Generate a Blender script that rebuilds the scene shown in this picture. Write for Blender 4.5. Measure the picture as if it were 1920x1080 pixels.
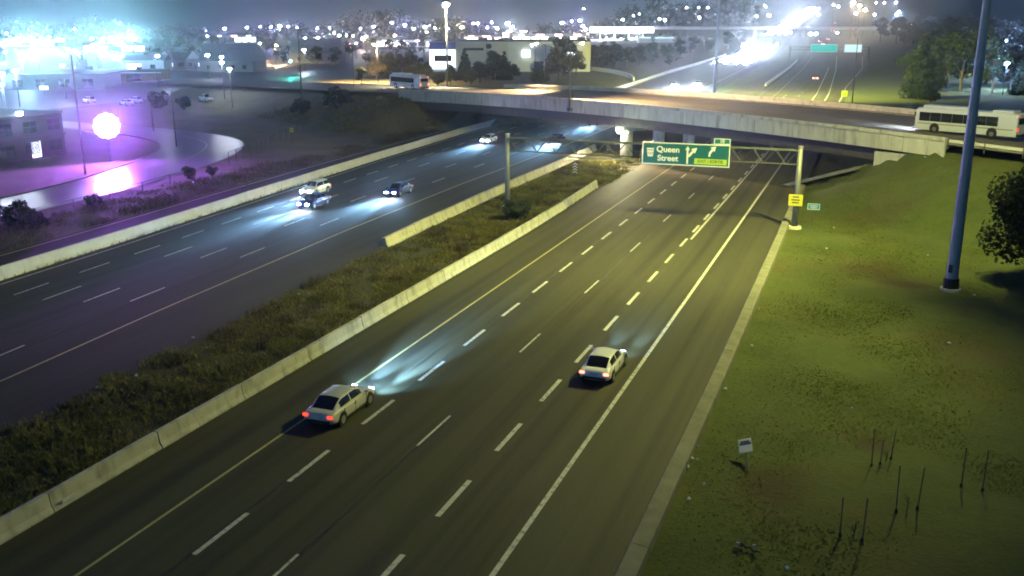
import bpy, bmesh, math, random
import numpy as np
from mathutils import Vector, Matrix
R = math.radians
random.seed(7); rng = np.random.default_rng(7)
for o in list(bpy.data.objects): bpy.data.objects.remove(o)
scene = bpy.context.scene
COL = scene.collection

# ---------------------------------------------------------------- camera
CH = 19.7; FPX = 1781.0; PITCH = math.atan(495.0/FPX); YAW = math.atan(690.0/(FPX/math.cos(PITCH)))
cam = bpy.data.cameras.new('camera'); co = bpy.data.objects.new('camera', cam); COL.objects.link(co)
cam.sensor_width = 36.0; cam.lens = 36.0*FPX/1920.0; cam.clip_end = 9000; cam.clip_start = 0.5
co.location = (0, 0, CH); co.rotation_euler = (R(90)-PITCH, 0, YAW)
scene.camera = co
# ---------------------------------------------------------------- night sky
world = bpy.data.worlds.new('World'); scene.world = world; world.use_nodes = True
wn = world.node_tree; wn.nodes.clear()
sky = wn.nodes.new('ShaderNodeTexSky'); sky.sky_type = 'NISHITA'; sky.sun_disc = False
sky.sun_elevation = R(14.0); sky.sun_rotation = R(200); sky.altitude = 200; sky.air_density = 1.0; sky.dust_density = 1.5; sky.ozone_density = 2.0
bg = wn.nodes.new('ShaderNodeBackground'); bg.inputs['Strength'].default_value = 0.024
wo = wn.nodes.new('ShaderNodeOutputWorld')
tint = wn.nodes.new('ShaderNodeMix'); tint.data_type = 'RGBA'; tint.blend_type = 'MULTIPLY'; tint.inputs['Factor'].default_value = 1.0
tint.inputs['B'].default_value = (.26, .82, 1.75, 1)
wn.links.new(sky.outputs[0], tint.inputs['A']); wn.links.new(tint.outputs['Result'], bg.inputs[0]); wn.links.new(bg.outputs[0], wo.inputs[0])
# ---------------------------------------------------------------- exposure, sampling
vs = scene.view_settings; vs.view_transform = 'Standard'; vs.look = 'None'; vs.exposure = 0.1; vs.gamma = 1.0; vs.use_curve_mapping = False
cy = scene.cycles
cy.use_denoising = True; cy.denoiser = 'OPENIMAGEDENOISE'
cy.max_bounces = 4; cy.diffuse_bounces = 2; cy.glossy_bounces = 2; cy.transmission_bounces = 3; cy.transparent_max_bounces = 6; cy.volume_bounces = 0
cy.sample_clamp_indirect = 4.0; cy.caustics_reflective = False; cy.caustics_refractive = False
cy.filter_width = 1.9; cy.use_adaptive_sampling = True; cy.adaptive_threshold = .04; cy.adaptive_min_samples = 16; cy.light_sampling_threshold = .03
HAZE_DENSITY = 0.00027; HAZE_G = 0.94

# ================================================================ helpers
def ray(px, py):
    sy, cyw = math.sin(YAW), math.cos(YAW); st, ct = math.sin(PITCH), math.cos(PITCH)
    fw = np.array([-sy, cyw, 0]); rt = np.array([cyw, sy, 0]); up = np.array([0, 0, 1.])
    F = fw*ct-up*st; U = fw*st+up*ct
    return F + rt*(px-960)/FPX - U*(py-540)/FPX

def smooth(t):
    t = np.clip(t, 0, 1); return t*t*(3-2*t)
# bridge axis: s runs along Queen Street to the right, n runs away from the camera
BO = np.array([-34.8, 140.2]); BD = np.array([.8625, -.506]); BN = np.array([.506, .8625]); BW = 27.0
SL, SR = -57.0, 46.0
def to_sn(x, y):
    dx, dy = x-BO[0], y-BO[1]
    return dx*BD[0]+dy*BD[1], dx*BN[0]+dy*BN[1]
def from_sn(s, n, z=None):
    p = BO+BD*s+BN*n
    return (p[0], p[1]) if z is None else (float(p[0]), float(p[1]), float(z))
def zdeck(s):
    s = np.asarray(s, float)
    mid = 7.55-.00031*s*s
    L = 7.55-.00031*3600+(s+60)*.0372*.82; Rr = 7.55-.00031*2500-(s-50)*.031*.9
    return np.maximum(np.where(s < -60, L, np.where(s > 50, Rr, mid)), 0.0)
def rise(x, y):
    x = np.asarray(x, float); y = np.asarray(y, float)
    w = .10+.90*smooth((x+420)/260)
    return 44*np.clip((y-620)/950, 0, 1.4)**1.35*w
def hgt(x, y):
    x = np.asarray(x, float); y = np.asarray(y, float)
    s, n = to_sn(x, y)
    dn = np.maximum(np.maximum(-n-np.where(s > 0, .45, 2.0), n-BW-2.0), 0)
    dsr = np.maximum(SR-s, 0); dsl = np.maximum(s-SL, 0)
    zr = zdeck(np.maximum(s, SR))-.25-np.hypot(dn*.40, dsr*.42)
    zr = zr-1.5*smooth(-n/1.5)*(1-smooth((s-47)/7))
    zl = zdeck(np.minimum(s, SL))-.25-np.hypot(dn*.34, dsl*1.0)
    e = np.maximum(np.maximum(zr, zl), 0)
    e = np.where(e < 1.2, e*e/2.4*(e < 1.2)+0*e, e-.6)  # soft toe
    # the highway corridor stays level
    e = np.where((x > -78) & (x < -7.2) & (y < 700), 0, e)
    return e+rise(x, y)
def G(px, py, h=0.0):
    """point of the place at height h above ground seen towards this direction"""
    d = ray(px, py); t0 = 10.0; t = 10.0
    for i in range(4000):
        p = np.array([0, 0, CH])+d*t
        if p[2] <= float(hgt(p[0], p[1]))+h: break
        t0 = t; t += max(.5, t*.004)
    for i in range(24):
        m = (t0+t)/2; p = np.array([0, 0, CH])+d*m
        if p[2] <= float(hgt(p[0], p[1]))+h: t = m
        else: t0 = m
    return np.array([0, 0, CH])+d*t
def GY(px, py, Y):
    d = ray(px, py); return np.array([0, 0, CH])+d*(Y/d[1])

def tag(o, label=None, cat=None, group=None, kind=None):
    if label: o['label'] = label
    if cat: o['category'] = cat
    if group: o['group'] = group
    if kind: o['kind'] = kind
    return o
def empty(name, loc=(0, 0, 0), rz=0.0, parent=None):
    o = bpy.data.objects.new(name, None); COL.objects.link(o)
    o.location = loc; o.rotation_euler = (0, 0, rz); o.empty_display_size = .3
    if parent: o.parent = parent
    return o
def copy_tree(o, parent=None):
    c = o.copy(); COL.objects.link(c); c.parent = parent
    for ch in o.children: copy_tree(ch, c)
    return c
def link_mesh(name, me, mat=None, parent=None, loc=(0, 0, 0), rz=0.0):
    o = bpy.data.objects.new(name, me); COL.objects.link(o); o.location = loc; o.rotation_euler = (0, 0, rz)
    if parent: o.parent = parent
    if mat and not me.materials: me.materials.append(mat)
    return o
class MB:
    def __init__(s): s.v = []; s.f = []
    def add(s, vs, fs):
        k = len(s.v); s.v += [tuple(map(float, p)) for p in vs]; s.f += [tuple(i+k for i in f) for f in fs]; return s
    def box(s, c, d, rz=0.0):
        x, y, z = d[0]/2, d[1]/2, d[2]/2; ca, sa = math.cos(rz), math.sin(rz)
        vs = [(c[0]+a*x*ca-b*y*sa, c[1]+a*x*sa+b*y*ca, c[2]+e*z) for e in (-1, 1) for a, b in ((-1, -1), (1, -1), (1, 1), (-1, 1))]
        return s.add(vs, [(3, 2, 1, 0), (4, 5, 6, 7), (0, 1, 5, 4), (1, 2, 6, 5), (2, 3, 7, 6), (3, 0, 4, 7)])
    def tube(s, a, b, r0, r1=None, n=8, caps=True):
        r1 = r0 if r1 is None else r1
        a = Vector(a); b = Vector(b); d = (b-a).normalized(); q = d.to_track_quat('Z', 'Y')
        vs = []
        for p, r in ((a, r0), (b, r1)):
            for i in range(n): vs.append(p+q @ Vector((r*math.cos(2*math.pi*i/n), r*math.sin(2*math.pi*i/n), 0)))
        fs = [(i, (i+1) % n, n+(i+1) % n, n+i) for i in range(n)]
        if caps: fs += [tuple(range(n))[::-1], tuple(range(n, 2*n))]
        return s.add(vs, fs)
    def ball(s, c, r, nu=10, nv=6):
        rr = r if hasattr(r, '__len__') else (r, r, r); vs = []; fs = []
        for j in range(nv+1):
            t = math.pi*j/nv
            for i in range(nu):
                p = 2*math.pi*i/nu; vs.append((c[0]+rr[0]*math.sin(t)*math.cos(p), c[1]+rr[1]*math.sin(t)*math.sin(p), c[2]+rr[2]*math.cos(t)))
        for j in range(nv):
            for i in range(nu): fs.append((j*nu+i, (j+1)*nu+i, (j+1)*nu+(i+1) % nu, j*nu+(i+1) % nu))
        return s.add(vs, fs)
    def quad(s, a, b, c, d): return s.add([a, b, c, d], [(0, 1, 2, 3)])
    def prism(s, poly, z0, z1):
        n = len(poly); vs = [(p[0], p[1], z0) for p in poly]+[(p[0], p[1], z1) for p in poly]
        return s.add(vs, [tuple(range(n))[::-1], tuple(range(n, 2*n))]+[(i, (i+1) % n, n+(i+1) % n, n+i) for i in range(n)])
    def loft(s, rings, closed=True, caps=True):
        n = len(rings[0]); vs = [p for r in rings for p in r]; fs = []
        for j in range(len(rings)-1):
            for i in range(n if closed else n-1):
                a = j*n+i; b = j*n+(i+1) % n; fs.append((a, b, b+n, a+n))
        if caps: fs += [tuple(range(n))[::-1], tuple(range((len(rings)-1)*n, len(rings)*n))]
        return s.add(vs, fs)
    def mesh(s, name, mat=None, smooth_=False):
        me = bpy.data.meshes.new(name); me.from_pydata(s.v, [], s.f); me.update()
        if mat: me.materials.append(mat)
        if smooth_: me.polygons.foreach_set('use_smooth', [True]*len(me.polygons))
        return me
    def build(s, name, mat, parent=None, smooth_=False, loc=(0, 0, 0), rz=0.0, bevel=0, subd=0):
        o = link_mesh(name, s.mesh(name, mat, smooth_), None, parent, loc, rz)
        if bevel:
            m = o.modifiers.new('bevel', 'BEVEL'); m.width = bevel; m.segments = 3 if bevel > .06 else 2; m.limit_method = 'ANGLE'
        if subd:
            m = o.modifiers.new('subd', 'SUBSURF'); m.levels = subd; m.render_levels = subd
        return o

# ================================================================ materials
def mat(name, col, rough=.7, col2=None, scale=1.0, stretch=(1, 1, 1), bump=0.0, bscale=None, metal=0.0, spec=.5, detail=4, contrast=.5, coat=0.0):
    m = bpy.data.materials.new(name); m.use_nodes = True; nt = m.node_tree; b = nt.nodes['Principled BSDF']
    b.inputs['Base Color'].default_value = (*col, 1); b.inputs['Roughness'].default_value = rough; b.inputs['Metallic'].default_value = metal
    b.inputs['Specular IOR Level'].default_value = spec; b.inputs['Coat Weight'].default_value = coat
    if col2 is not None or bump:
        ge = nt.nodes.new('ShaderNodeNewGeometry'); mp = nt.nodes.new('ShaderNodeMapping'); mp.inputs['Scale'].default_value = stretch
        nt.links.new(ge.outputs['Position'], mp.inputs['Vector'])
    if col2 is not None:
        n = nt.nodes.new('ShaderNodeTexNoise'); n.inputs['Scale'].default_value = scale; n.inputs['Detail'].default_value = detail; n.inputs['Roughness'].default_value = .6
        nt.links.new(mp.outputs[0], n.inputs['Vector'])
        r = nt.nodes.new('ShaderNodeValToRGB'); r.color_ramp.elements[0].position = .5-contrast/2.5; r.color_ramp.elements[1].position = .5+contrast/2.5
        r.color_ramp.elements[0].color = (*col, 1); r.color_ramp.elements[1].color = (*col2, 1)
        nt.links.new(n.outputs[0], r.inputs[0]); nt.links.new(r.outputs[0], b.inputs['Base Color'])
    if bump:
        n2 = nt.nodes.new('ShaderNodeTexNoise'); n2.inputs['Scale'].default_value = bscale or scale*6; n2.inputs['Detail'].default_value = 3
        nt.links.new(mp.outputs[0], n2.inputs['Vector'])
        bp = nt.nodes.new('ShaderNodeBump'); bp.inputs['Strength'].default_value = bump; bp.inputs['Distance'].default_value = .05
        nt.links.new(n2.outputs[0], bp.inputs['Height']); nt.links.new(bp.outputs[0], b.inputs['Normal'])
    return m
def emit(name, col, strength):
    m = bpy.data.materials.new(name); m.use_nodes = True; nt = m.node_tree; nt.nodes.clear()
    e = nt.nodes.new('ShaderNodeEmission'); e.inputs[0].default_value = (*col, 1); e.inputs[1].default_value = strength
    o = nt.nodes.new('ShaderNodeOutputMaterial'); nt.links.new(e.outputs[0], o.inputs[0]); return m
def mix_layers(m, layers):
    """layers: (scale, stretch, lo, hi, colour, amount) noise-masked colour patches added over the base"""
    nt = m.node_tree; b = nt.nodes['Principled BSDF']; src = b.inputs['Base Color']
    for sc, st, lo, hi, colr, amt in layers:
        ge = nt.nodes.new('ShaderNodeNewGeometry'); mp = nt.nodes.new('ShaderNodeMapping'); mp.inputs['Scale'].default_value = st
        n = nt.nodes.new('ShaderNodeTexNoise'); n.inputs['Scale'].default_value = sc; n.inputs['Detail'].default_value = 5
        mr = nt.nodes.new('ShaderNodeMapRange'); mr.inputs['From Min'].default_value = lo; mr.inputs['From Max'].default_value = hi; mr.inputs['To Max'].default_value = amt
        mx = nt.nodes.new('ShaderNodeMix'); mx.data_type = 'RGBA'
        nt.links.new(ge.outputs['Position'], mp.inputs[0]); nt.links.new(mp.outputs[0], n.inputs['Vector']); nt.links.new(n.outputs[0], mr.inputs['Value'])
        nt.links.new(mr.outputs[0], mx.inputs['Factor'])
        if src.is_linked: nt.links.new(src.links[0].from_socket, mx.inputs['A'])
        else: mx.inputs['A'].default_value = src.default_value
        mx.inputs['B'].default_value = (*colr, 1)
        nt.links.new(mx.outputs['Result'], src)
    return m
M = {}
M['asphalt'] = mix_layers(mat('asphalt', (.042, .040, .022), .7, (.060, .058, .032), .35, (1, .06, 1), .25, 14), [
    (1.1, (1, .012, 1), .46, .66, (.020, .019, .013), .85), (.35, (1, .25, 1), .55, .7, (.072, .068, .046), .45), (9.0, (1, 1, 1), .5, .75, (.085, .080, .055), .35)])
M['asphalt_sb'] = mix_layers(mat('asphalt_southbound', (.036, .037, .036), .85, (.052, .053, .052), .3, (1, .06, 1), .25, 14), [
    (1.0, (1, .012, 1), .5, .72, (.026, .026, .026), .75)])
M['asphalt_wet'] = mix_layers(mat('asphalt_damp', (.06, .06, .063), .33, (.10, .10, .105), .2, (1, 1, 1), .35, 9), [(.6, (1, .2, 1), .5, .7, (.04, .04, .043), .6)])
M['asphalt_deck'] = mix_layers(mat('asphalt_deck', (.10, .092, .085), .55, (.14, .128, .118), .3, (1, 1, 1), .2, 12), [(.5, (1, 1, 1), .5, .75, (.07, .064, .06), .5)])
M['asphalt_sb'].node_tree.nodes['Principled BSDF'].inputs['Specular IOR Level'].default_value = .2
M['tar'] = mat('tar_seal', (.018, .018, .018), .5)
M['paint'] = mix_layers(mat('paint_white', (.52, .52, .5), .6, (.62, .62, .6), 2.0), [(3.5, (1, 1, 1), .5, .68, (.16, .16, .15), .8)])
M['paint_old'] = mix_layers(mat('paint_worn', (.30, .30, .29), .6, (.4, .4, .39), 2.0), [(3.5, (1, 1, 1), .5, .7, (.14, .14, .135), .7)])
M['paint_yellow'] = mix_layers(mat('paint_yellow', (.42, .36, .16), .6, (.5, .44, .22), 2.0), [(3.5, (1, 1, 1), .55, .75, (.2, .18, .1), .7)])
M['concrete'] = mix_layers(mat('concrete', (.37, .365, .34), .85, (.47, .46, .43), .8, (1, 1, 1), .2, 18), [(1.4, (1, 1, .35), .50, .70, (.17, .165, .14), .7), (6, (1, 1, 1), .6, .8, (.16, .155, .13), .4)])
M['concrete_pale'] = mix_layers(mat('concrete_pale', (.48, .47, .44), .85, (.58, .57, .54), .8, (1, 1, 1), .2, 18), [(1.2, (1, 1, .3), .55, .75, (.3, .29, .26), .5)])
M['concrete_weathered'] = mix_layers(mat('concrete_weathered', (.15, .15, .13), .9, (.21, .207, .18), .9, (1, 1, 1), .25, 16), [(1.2, (1, 1, .35), .5, .72, (.09, .09, .07), .6)])
M['panel'] = mix_layers(mat('bridge_panel', (.36, .355, .34), .9, (.48, .475, .45), .7, (1, 1, .3), .2, 18), [(1.6, (1, 1, .15), .52, .72, (.15, .148, .135), .6)])
M['girder'] = mix_layers(mat('weathering_steel', (.045, .042, .042), .6, (.07, .062, .06), 1.2), [(2, (1, 1, .3), .5, .8, (.09, .06, .045), .4)])
M['galv'] = mat('galvanised_steel', (.10, .105, .11), .55, (.07, .075, .08), 2.0, metal=.5)
M['steel_pale'] = mat('painted_steel_pole', (.19, .20, .21), .5, (.15, .16, .17), 1.5, (1, 1, .2), metal=.3)
M['steel_dark'] = mat('steel_pole_dark', (.26, .30, .36), .5, (.34, .38, .44), 1.2, (1, 1, .2), metal=.4)
M['wood'] = mat('pole_timber', (.07, .055, .045), .85, (.11, .09, .07), 3, (1, 1, .1))
M['grass'] = mix_layers(mat('mown_grass', (.032, .050, .010), .95, (.070, .092, .020), .22, (1, 1, 1), .8, 5, contrast=.6), [
    (.10, (1, 1, 1), .52, .72, (.095, .085, .026), .5), (1.1, (1, 1, 1), .5, .8, (.025, .038, .012), .6), (.045, (1, 1, 1), .53, .66, (.065, .042, .02), .8), (2.6, (1, 1, 1), .52, .72, (.085, .082, .03), .5), (6.0, (1, 1, 1), .55, .75, (.018, .026, .008), .55)])
def bare_patch(m, c, rx, ry, colr):
    nt = m.node_tree; b = nt.nodes['Principled BSDF']; ge = nt.nodes.new('ShaderNodeNewGeometry'); nz_ = nt.nodes.new('ShaderNodeTexNoise'); nz_.inputs['Scale'].default_value = .8; nz_.inputs['Detail'].default_value = 6
    sc = nt.nodes.new('ShaderNodeVectorMath'); sc.operation = 'MULTIPLY_ADD'; sc.inputs[1].default_value = (2.4, 2.4, 0); sc.inputs[2].default_value = (-c[0]-1.2, -c[1]-1.2, 0)
    ad = nt.nodes.new('ShaderNodeVectorMath'); dv = nt.nodes.new('ShaderNodeVectorMath'); dv.operation = 'MULTIPLY'; dv.inputs[1].default_value = (1/rx, 1/ry, 0); ln = nt.nodes.new('ShaderNodeVectorMath'); ln.operation = 'LENGTH'
    nt.links.new(ge.outputs['Position'], nz_.inputs['Vector']); nt.links.new(nz_.outputs['Color'], sc.inputs[0]); nt.links.new(sc.outputs[0], ad.inputs[0]); nt.links.new(ge.outputs['Position'], ad.inputs[1]); nt.links.new(ad.outputs[0], dv.inputs[0]); nt.links.new(dv.outputs[0], ln.inputs[0])
    mr = nt.nodes.new('ShaderNodeMapRange'); mr.inputs['From Min'].default_value = 1.0; mr.inputs['From Max'].default_value = .35; mr.inputs['To Max'].default_value = .85; nt.links.new(ln.outputs['Value'], mr.inputs['Value'])
    mx = nt.nodes.new('ShaderNodeMix'); mx.data_type = 'RGBA'; nt.links.new(mr.outputs[0], mx.inputs['Factor']); nt.links.new(b.inputs['Base Color'].links[0].from_socket, mx.inputs['A']); mx.inputs['B'].default_value = (*colr, 1); nt.links.new(mx.outputs['Result'], b.inputs['Base Color'])
for c_, rx_, ry_ in (((1.2, 82.5), 3.4, 4.6), ((3.6, 78.5), 2.6, 2.4), ((-2.6, 40.0), 2.0, 3.0), ((1.5, 46), 1.6, 1.4)): bare_patch(M['grass'], c_, rx_, ry_, (.040, .027, .012))
M['weedground'] = mat('weedy_soil', (.03, .032, .012), .95, (.06, .055, .025), .6, bump=.6, bscale=4)
M['slope'] = mat('rough_grass_slope', (.075, .075, .042), .95, (.14, .125, .07), .15, bump=.7, bscale=2)
M['lot'] = mat('parking_lot', (.055, .055, .06), .5, (.085, .085, .09), .1)
def leafmat(name, a, b, sc=.5):
    m = mat(name, a, .8, b, sc, contrast=.7, spec=.2); nt = m.node_tree; p = nt.nodes['Principled BSDF']
    tr = nt.nodes.new('ShaderNodeBsdfTranslucent'); mx = nt.nodes.new('ShaderNodeMixShader'); mx.inputs[0].default_value = .42
    nt.links.new(p.inputs['Base Color'].links[0].from_socket, tr.inputs[0]); out = nt.nodes['Material Output']
    nt.links.new(p.outputs[0], mx.inputs[1]); nt.links.new(tr.outputs[0], mx.inputs[2]); nt.links.new(mx.outputs[0], out.inputs[0])
    return m
M['leaf'] = leafmat('foliage_green', (.022, .036, .012), (.075, .092, .03), .45)
M['leaf_dark'] = leafmat('foliage_dark', (.012, .024, .014), (.035, .052, .024), .6)
M['leaf_light'] = leafmat('foliage_light', (.06, .075, .022), (.13, .14, .045), .6)
M['leaf_dry'] = leafmat('foliage_dry', (.06, .05, .026), (.14, .12, .06), .8)
M['blade'] = leafmat('weed_blades', (.075, .085, .024), (.26, .24, .075), .35)
M['blade_short'] = leafmat('grass_blades', (.075, .10, .02), (.18, .195, .048), .35)
M['bark'] = mat('bark', (.05, .04, .03), .9, (.08, .065, .05), 4, (1, 1, .3))
M['black'] = mat('black_trim', (.012, .012, .013), .5)
M['tyre'] = mat('tyre_rubber', (.018, .018, .018), .8)
M['rim'] = mat('wheel_alloy', (.45, .45, .46), .3, metal=.9)
M['glass'] = mat('tinted_glass', (.012, .014, .016), .06, spec=.8)
M['brick'] = mix_layers(mat('brick_wall', (.03, .017, .02), .85, (.045, .026, .03), 1.5), [(5, (1, 1, 2.5), .5, .7, (.035, .02, .02), .6)])
M['white_wall'] = mat('pale_cladding', (.55, .56, .56), .6, (.62, .63, .63), .3)
M['pale_house'] = mat('pale_house_wall', (.22, .22, .24), .7, (.27, .27, .29), .3)
M['yellow_lit_wall'] = mat('yellow_lit_wall', (.55, .52, .38), .7, (.62, .59, .45), .2)  # yellow light on the white warehouse wall put into the colour
M['grey_wall'] = mat('grey_wall', (.09, .09, .10), .8, (.12, .12, .13), .3)
M['red_wall'] = mat('reddish_wall', (.16, .06, .06), .8, (.32, .12, .12), .4)
M['roof'] = mat('dark_roof', (.06, .06, .065), .8, (.09, .09, .095), .4)
M['roof_blue'] = mat('grey_blue_roof', (.10, .11, .14), .7, (.14, .15, .18), .5)
M['sign_green'] = mat('sign_green', (.0, .075, .105), .5)
M['sign_teal'] = mat('sign_dark_green', (.0, .10, .10), .45)
M['sign_white'] = mat('sign_white', (.55, .56, .62), .5)
M['sign_yellow'] = mat('sign_yellow', (.50, .46, .03), .5)
M['sign_lime'] = mat('sign_fluorescent_yellow', (.30, .42, .03), .5)
M['sign_blue'] = mat('sign_blue', (.02, .16, .32), .5)
M['sign_black'] = mat('sign_black', (.02, .02, .02), .6)
def paintm(name, c, rough=.28): return mat(name, c, rough, spec=.6, coat=.6)
M['car_silver'] = paintm('paint_silver_gold', (.52, .51, .47)); M['car_white'] = paintm('paint_car_white', (.78, .78, .80))
M['car_blue'] = paintm('paint_dark_blue', (.012, .016, .16)); M['car_grey'] = paintm('paint_grey', (.10, .11, .13)); M['car_black'] = paintm('paint_black', (.015, .015, .018)); M['car_red'] = paintm('paint_red', (.30, .025, .02))
M['bus_white'] = paintm('paint_bus_white', (.60, .62, .70), .35)
L = {}
L['head'] = emit('headlight_glow', (.70, .78, 1.0), 1400); L['head_far'] = emit('headlight_far', (.66, .80, 1.0), 7000)
L['head_away'] = emit('headlight_away', (.75, .85, 1.0), 14); L['head_glare'] = emit('headlight_glare', (.66, .80, 1.0), 45000); L['tail'] = emit('taillight_red', (1.0, .05, .03), 2.5); L['tail_bright'] = emit('taillight_bright', (1.0, .20, .12), 5); L['tail_far'] = emit('taillight_far', (1.0, .20, .14), 60)
L['mast'] = emit('mast_lens', (1.0, .93, .45), 250)
L['warm'] = emit('lamp_warm', (1.0, .76, .45), 700); L['white'] = emit('lamp_white', (.74, .84, 1.0), 560); L['cool'] = emit('lamp_cool', (.34, .55, 1.0), 2200)
L['cyan'] = emit('lamp_cyan', (.36, .85, 1.0), 3800); L['violet'] = emit('lamp_violet', (.40, .38, 1.0), 800); L['purple'] = emit('lamp_purple', (.46, .13, 1.0), 850)
L['pier'] = emit('lamp_pier', (1.0, .88, .50), 8000); L['green'] = emit('signal_green', (.05, 1.0, .75), 2200)
L['shop'] = emit('lit_shopfront', (1.0, .92, .82), 5); L['shop_cool'] = emit('lit_shopfront_cool', (.80, .93, 1.0), 5); L['shop_pink'] = emit('lit_sign_pink', (1.0, .62, .66), 9); L['window'] = emit('lit_window', (.8, .85, 1.0), 2.2)
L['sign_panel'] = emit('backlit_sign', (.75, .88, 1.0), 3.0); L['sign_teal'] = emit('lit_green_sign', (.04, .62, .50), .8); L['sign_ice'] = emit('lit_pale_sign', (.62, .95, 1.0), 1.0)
L['dest'] = emit('destination_display', (.55, .5, 1.0), 8)

# ================================================================ the setting: ground
def grid_axis(lo, hi, a, b, fine, coarse):
    out = list(np.arange(a, b+1e-6, fine)); x = a; st = fine
    while x > lo: st = min(st*1.25, coarse); x -= st; out.insert(0, max(x, lo))
    x = b; st = fine
    while x < hi: st = min(st*1.25, coarse); x += st; out.append(min(x, hi))
    return np.unique(np.round(out, 4))
gx = grid_axis(-1150, 720, -170, 60, 1.5, 40); gy = grid_axis(-40, 2350, 0, 260, 1.5, 40)
XX, YY = np.meshgrid(gx, gy); ZZ = hgt(XX, YY)-.06
corr = (XX > -98) & (XX < -3) & (YY < 2000)
# lower the soil slightly under the carriageways, a little relief elsewhere
nz = .12*np.sin(XX*.21+1.3*np.sin(YY*.17))*np.sin(YY*.19+.7)+.07*np.sin(XX*.63)*np.cos(YY*.57)
off = (XX > -4) & (YY < 120)
ZZ = ZZ+np.where(off, nz*smooth((XX+4)/4), 0)
nv = XX.size; nx = len(gx); ny = len(gy)
vs_ = np.stack([XX.ravel(), YY.ravel(), ZZ.ravel()], 1)
ii, jj = np.meshgrid(np.arange(nx-1), np.arange(ny-1)); a = (jj*nx+ii).ravel()
fs_ = np.stack([a, a+1, a+nx+1, a+nx], 1)
def np_mesh(name, v, f, mats=None, smooth_=True, midx=None):
    me = bpy.data.meshes.new(name); v = np.asarray(v, np.float32); f = np.asarray(f, np.int32); k = f.shape[1]
    me.vertices.add(len(v)); me.vertices.foreach_set('co', v.ravel())
    me.loops.add(f.size); me.loops.foreach_set('vertex_index', f.ravel())
    me.polygons.add(len(f)); me.polygons.foreach_set('loop_start', np.arange(0, f.size, k, dtype=np.int32))
    if smooth_: me.polygons.foreach_set('use_smooth', np.ones(len(f), bool))
    for m in (mats or []): me.materials.append(m)
    if midx is not None: me.polygons.foreach_set('material_index', np.asarray(midx, np.int32))
    me.update(calc_edges=True); return me
cxm = vs_[fs_].mean(1)
sC, nC = to_sn(cxm[:, 0], cxm[:, 1])
midx = np.zeros(len(fs_), int)
midx[(cxm[:, 0] > -41.5) & (cxm[:, 0] < -30) & (cxm[:, 1] < 700)] = 1
midx[(cxm[:, 0] < -70)] = 2
midx[(cxm[:, 0] < -185) & (cxm[:, 1] < 700)] = 3
ground = link_mesh('ground', np_mesh('ground', vs_, fs_, [M['grass'], M['weedground'], M['slope'], M['lot']], True, midx)); tag(ground, 'dark night-time ground of mown grass, soil and paved lots', 'ground', kind='structure')

# ---------------------------------------------------------------- roads
def interp(tab, y):
    return np.interp(y, [t[0] for t in tab], [t[1] for t in tab])
SBY = [(-30, -44.6), (37, -45.2), (52, -46.3), (80, -47.6), (110, -48.2), (150, -47.8), (200, -48.2), (300, -50), (400, -54), (600, -62), (1000, -80), (1700, -84)]
SBW = [(-30, -59.8), (37, -61.2), (54, -62.8), (69, -63.7), (93, -65.6), (126, -68.0), (164, -70.0), (200, -70.4), (300, -73.2), (400, -79.4), (500, -83.5), (600, -88.5), (1000, -106), (1700, -110)]
YS = np.concatenate([np.arange(-30, 400, 4.0), np.arange(400, 1700, 20.0)])
def sb(frac, y): return interp(SBY, y)*(1-frac)+interp(SBW, y)*frac
NBSHIFT = [(-30, 0), (240, 0), (300, -.6), (460, -5), (620, -11), (1000, -26), (1700, -30)]
def nbx(x, y): return x+interp(NBSHIFT, y)
def strip(name, fL, fR, ys, dz, mt, parent=None, kind=None, label=None):
    vs = []; 
    for y in ys:
        for x in (fL(y), fR(y)): vs.append((x, y, rise(x, y)+dz))
    n = len(ys); fs = [(2*i, 2*i+1, 2*i+3, 2*i+2) for i in range(n-1)]
    o = link_mesh(name, np_mesh(name, vs, fs, [mt]), None, parent)
    if kind: tag(o, label, None, None, kind)
    return o
nb = strip('northbound_carriageway', lambda y: nbx(-30.6, y), lambda y: nbx(-7.0, y)+np.interp(y, [0, 260, 330, 480, 700], [0, 0, 1.5, 9, 14]), YS, 0.0, M['asphalt'], None, 'structure', 'northbound asphalt carriageway of four lanes')
sbr = strip('southbound_carriageway', lambda y: sb(1, y)-.9, lambda y: sb(0, y)+6.6-np.interp(y, [0, 130, 160, 260, 400], [0, 0, .8, 1.6, 2.0]), YS, 0.0, M['asphalt_sb'], None, 'structure', 'southbound asphalt carriageway of five lanes')
RAMP_IN = lambda y: sb(1, y)-1.7
RAMP_OUT = lambda y: sb(1, y)-np.interp(y, [0, 60, 100, 160, 210, 300], [8.0, 8.3, 8.0, 7.0, 5.4, 2.4])
ys_r = YS[YS < 330]
ramp = strip('exit_ramp', RAMP_OUT, RAMP_IN, ys_r, .003, M['asphalt_sb'], None, 'structure', 'dark ramp lane outside the southbound wall')
def line(parent, fx, w, y0, y1, mt, name='edge_line', dz=.008, step=4.0):
    ys = np.unique(np.concatenate([np.arange(y0, min(y1, 400), step), np.arange(400, y1, 20) if y1 > 400 else [], [y1]]))
    return strip(name, lambda y: fx(y)-w/2, lambda y: fx(y)+w/2, ys, dz, mt, parent)
def dashes(parent, fx, w, y0, y1, length, period, mt):
    y = y0
    while y < y1:
        m = MB(); a, b = fx(y), fx(y+length)
        jit = random.uniform(-.12, .12)
        za, zb = float(rise(a, y))+.008, float(rise(b, y+length))+.008
        m.quad((a-w/2, y+jit, za), (a+w/2, y+jit, za), (b+w/2, y+length+jit, zb), (b-w/2, y+length+jit, zb)); m.build('lane_dash', mt, parent)
        y += period
line(nb, lambda y: nbx(-26.0, y), .14, -10, 640, M['paint_yellow'])
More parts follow.
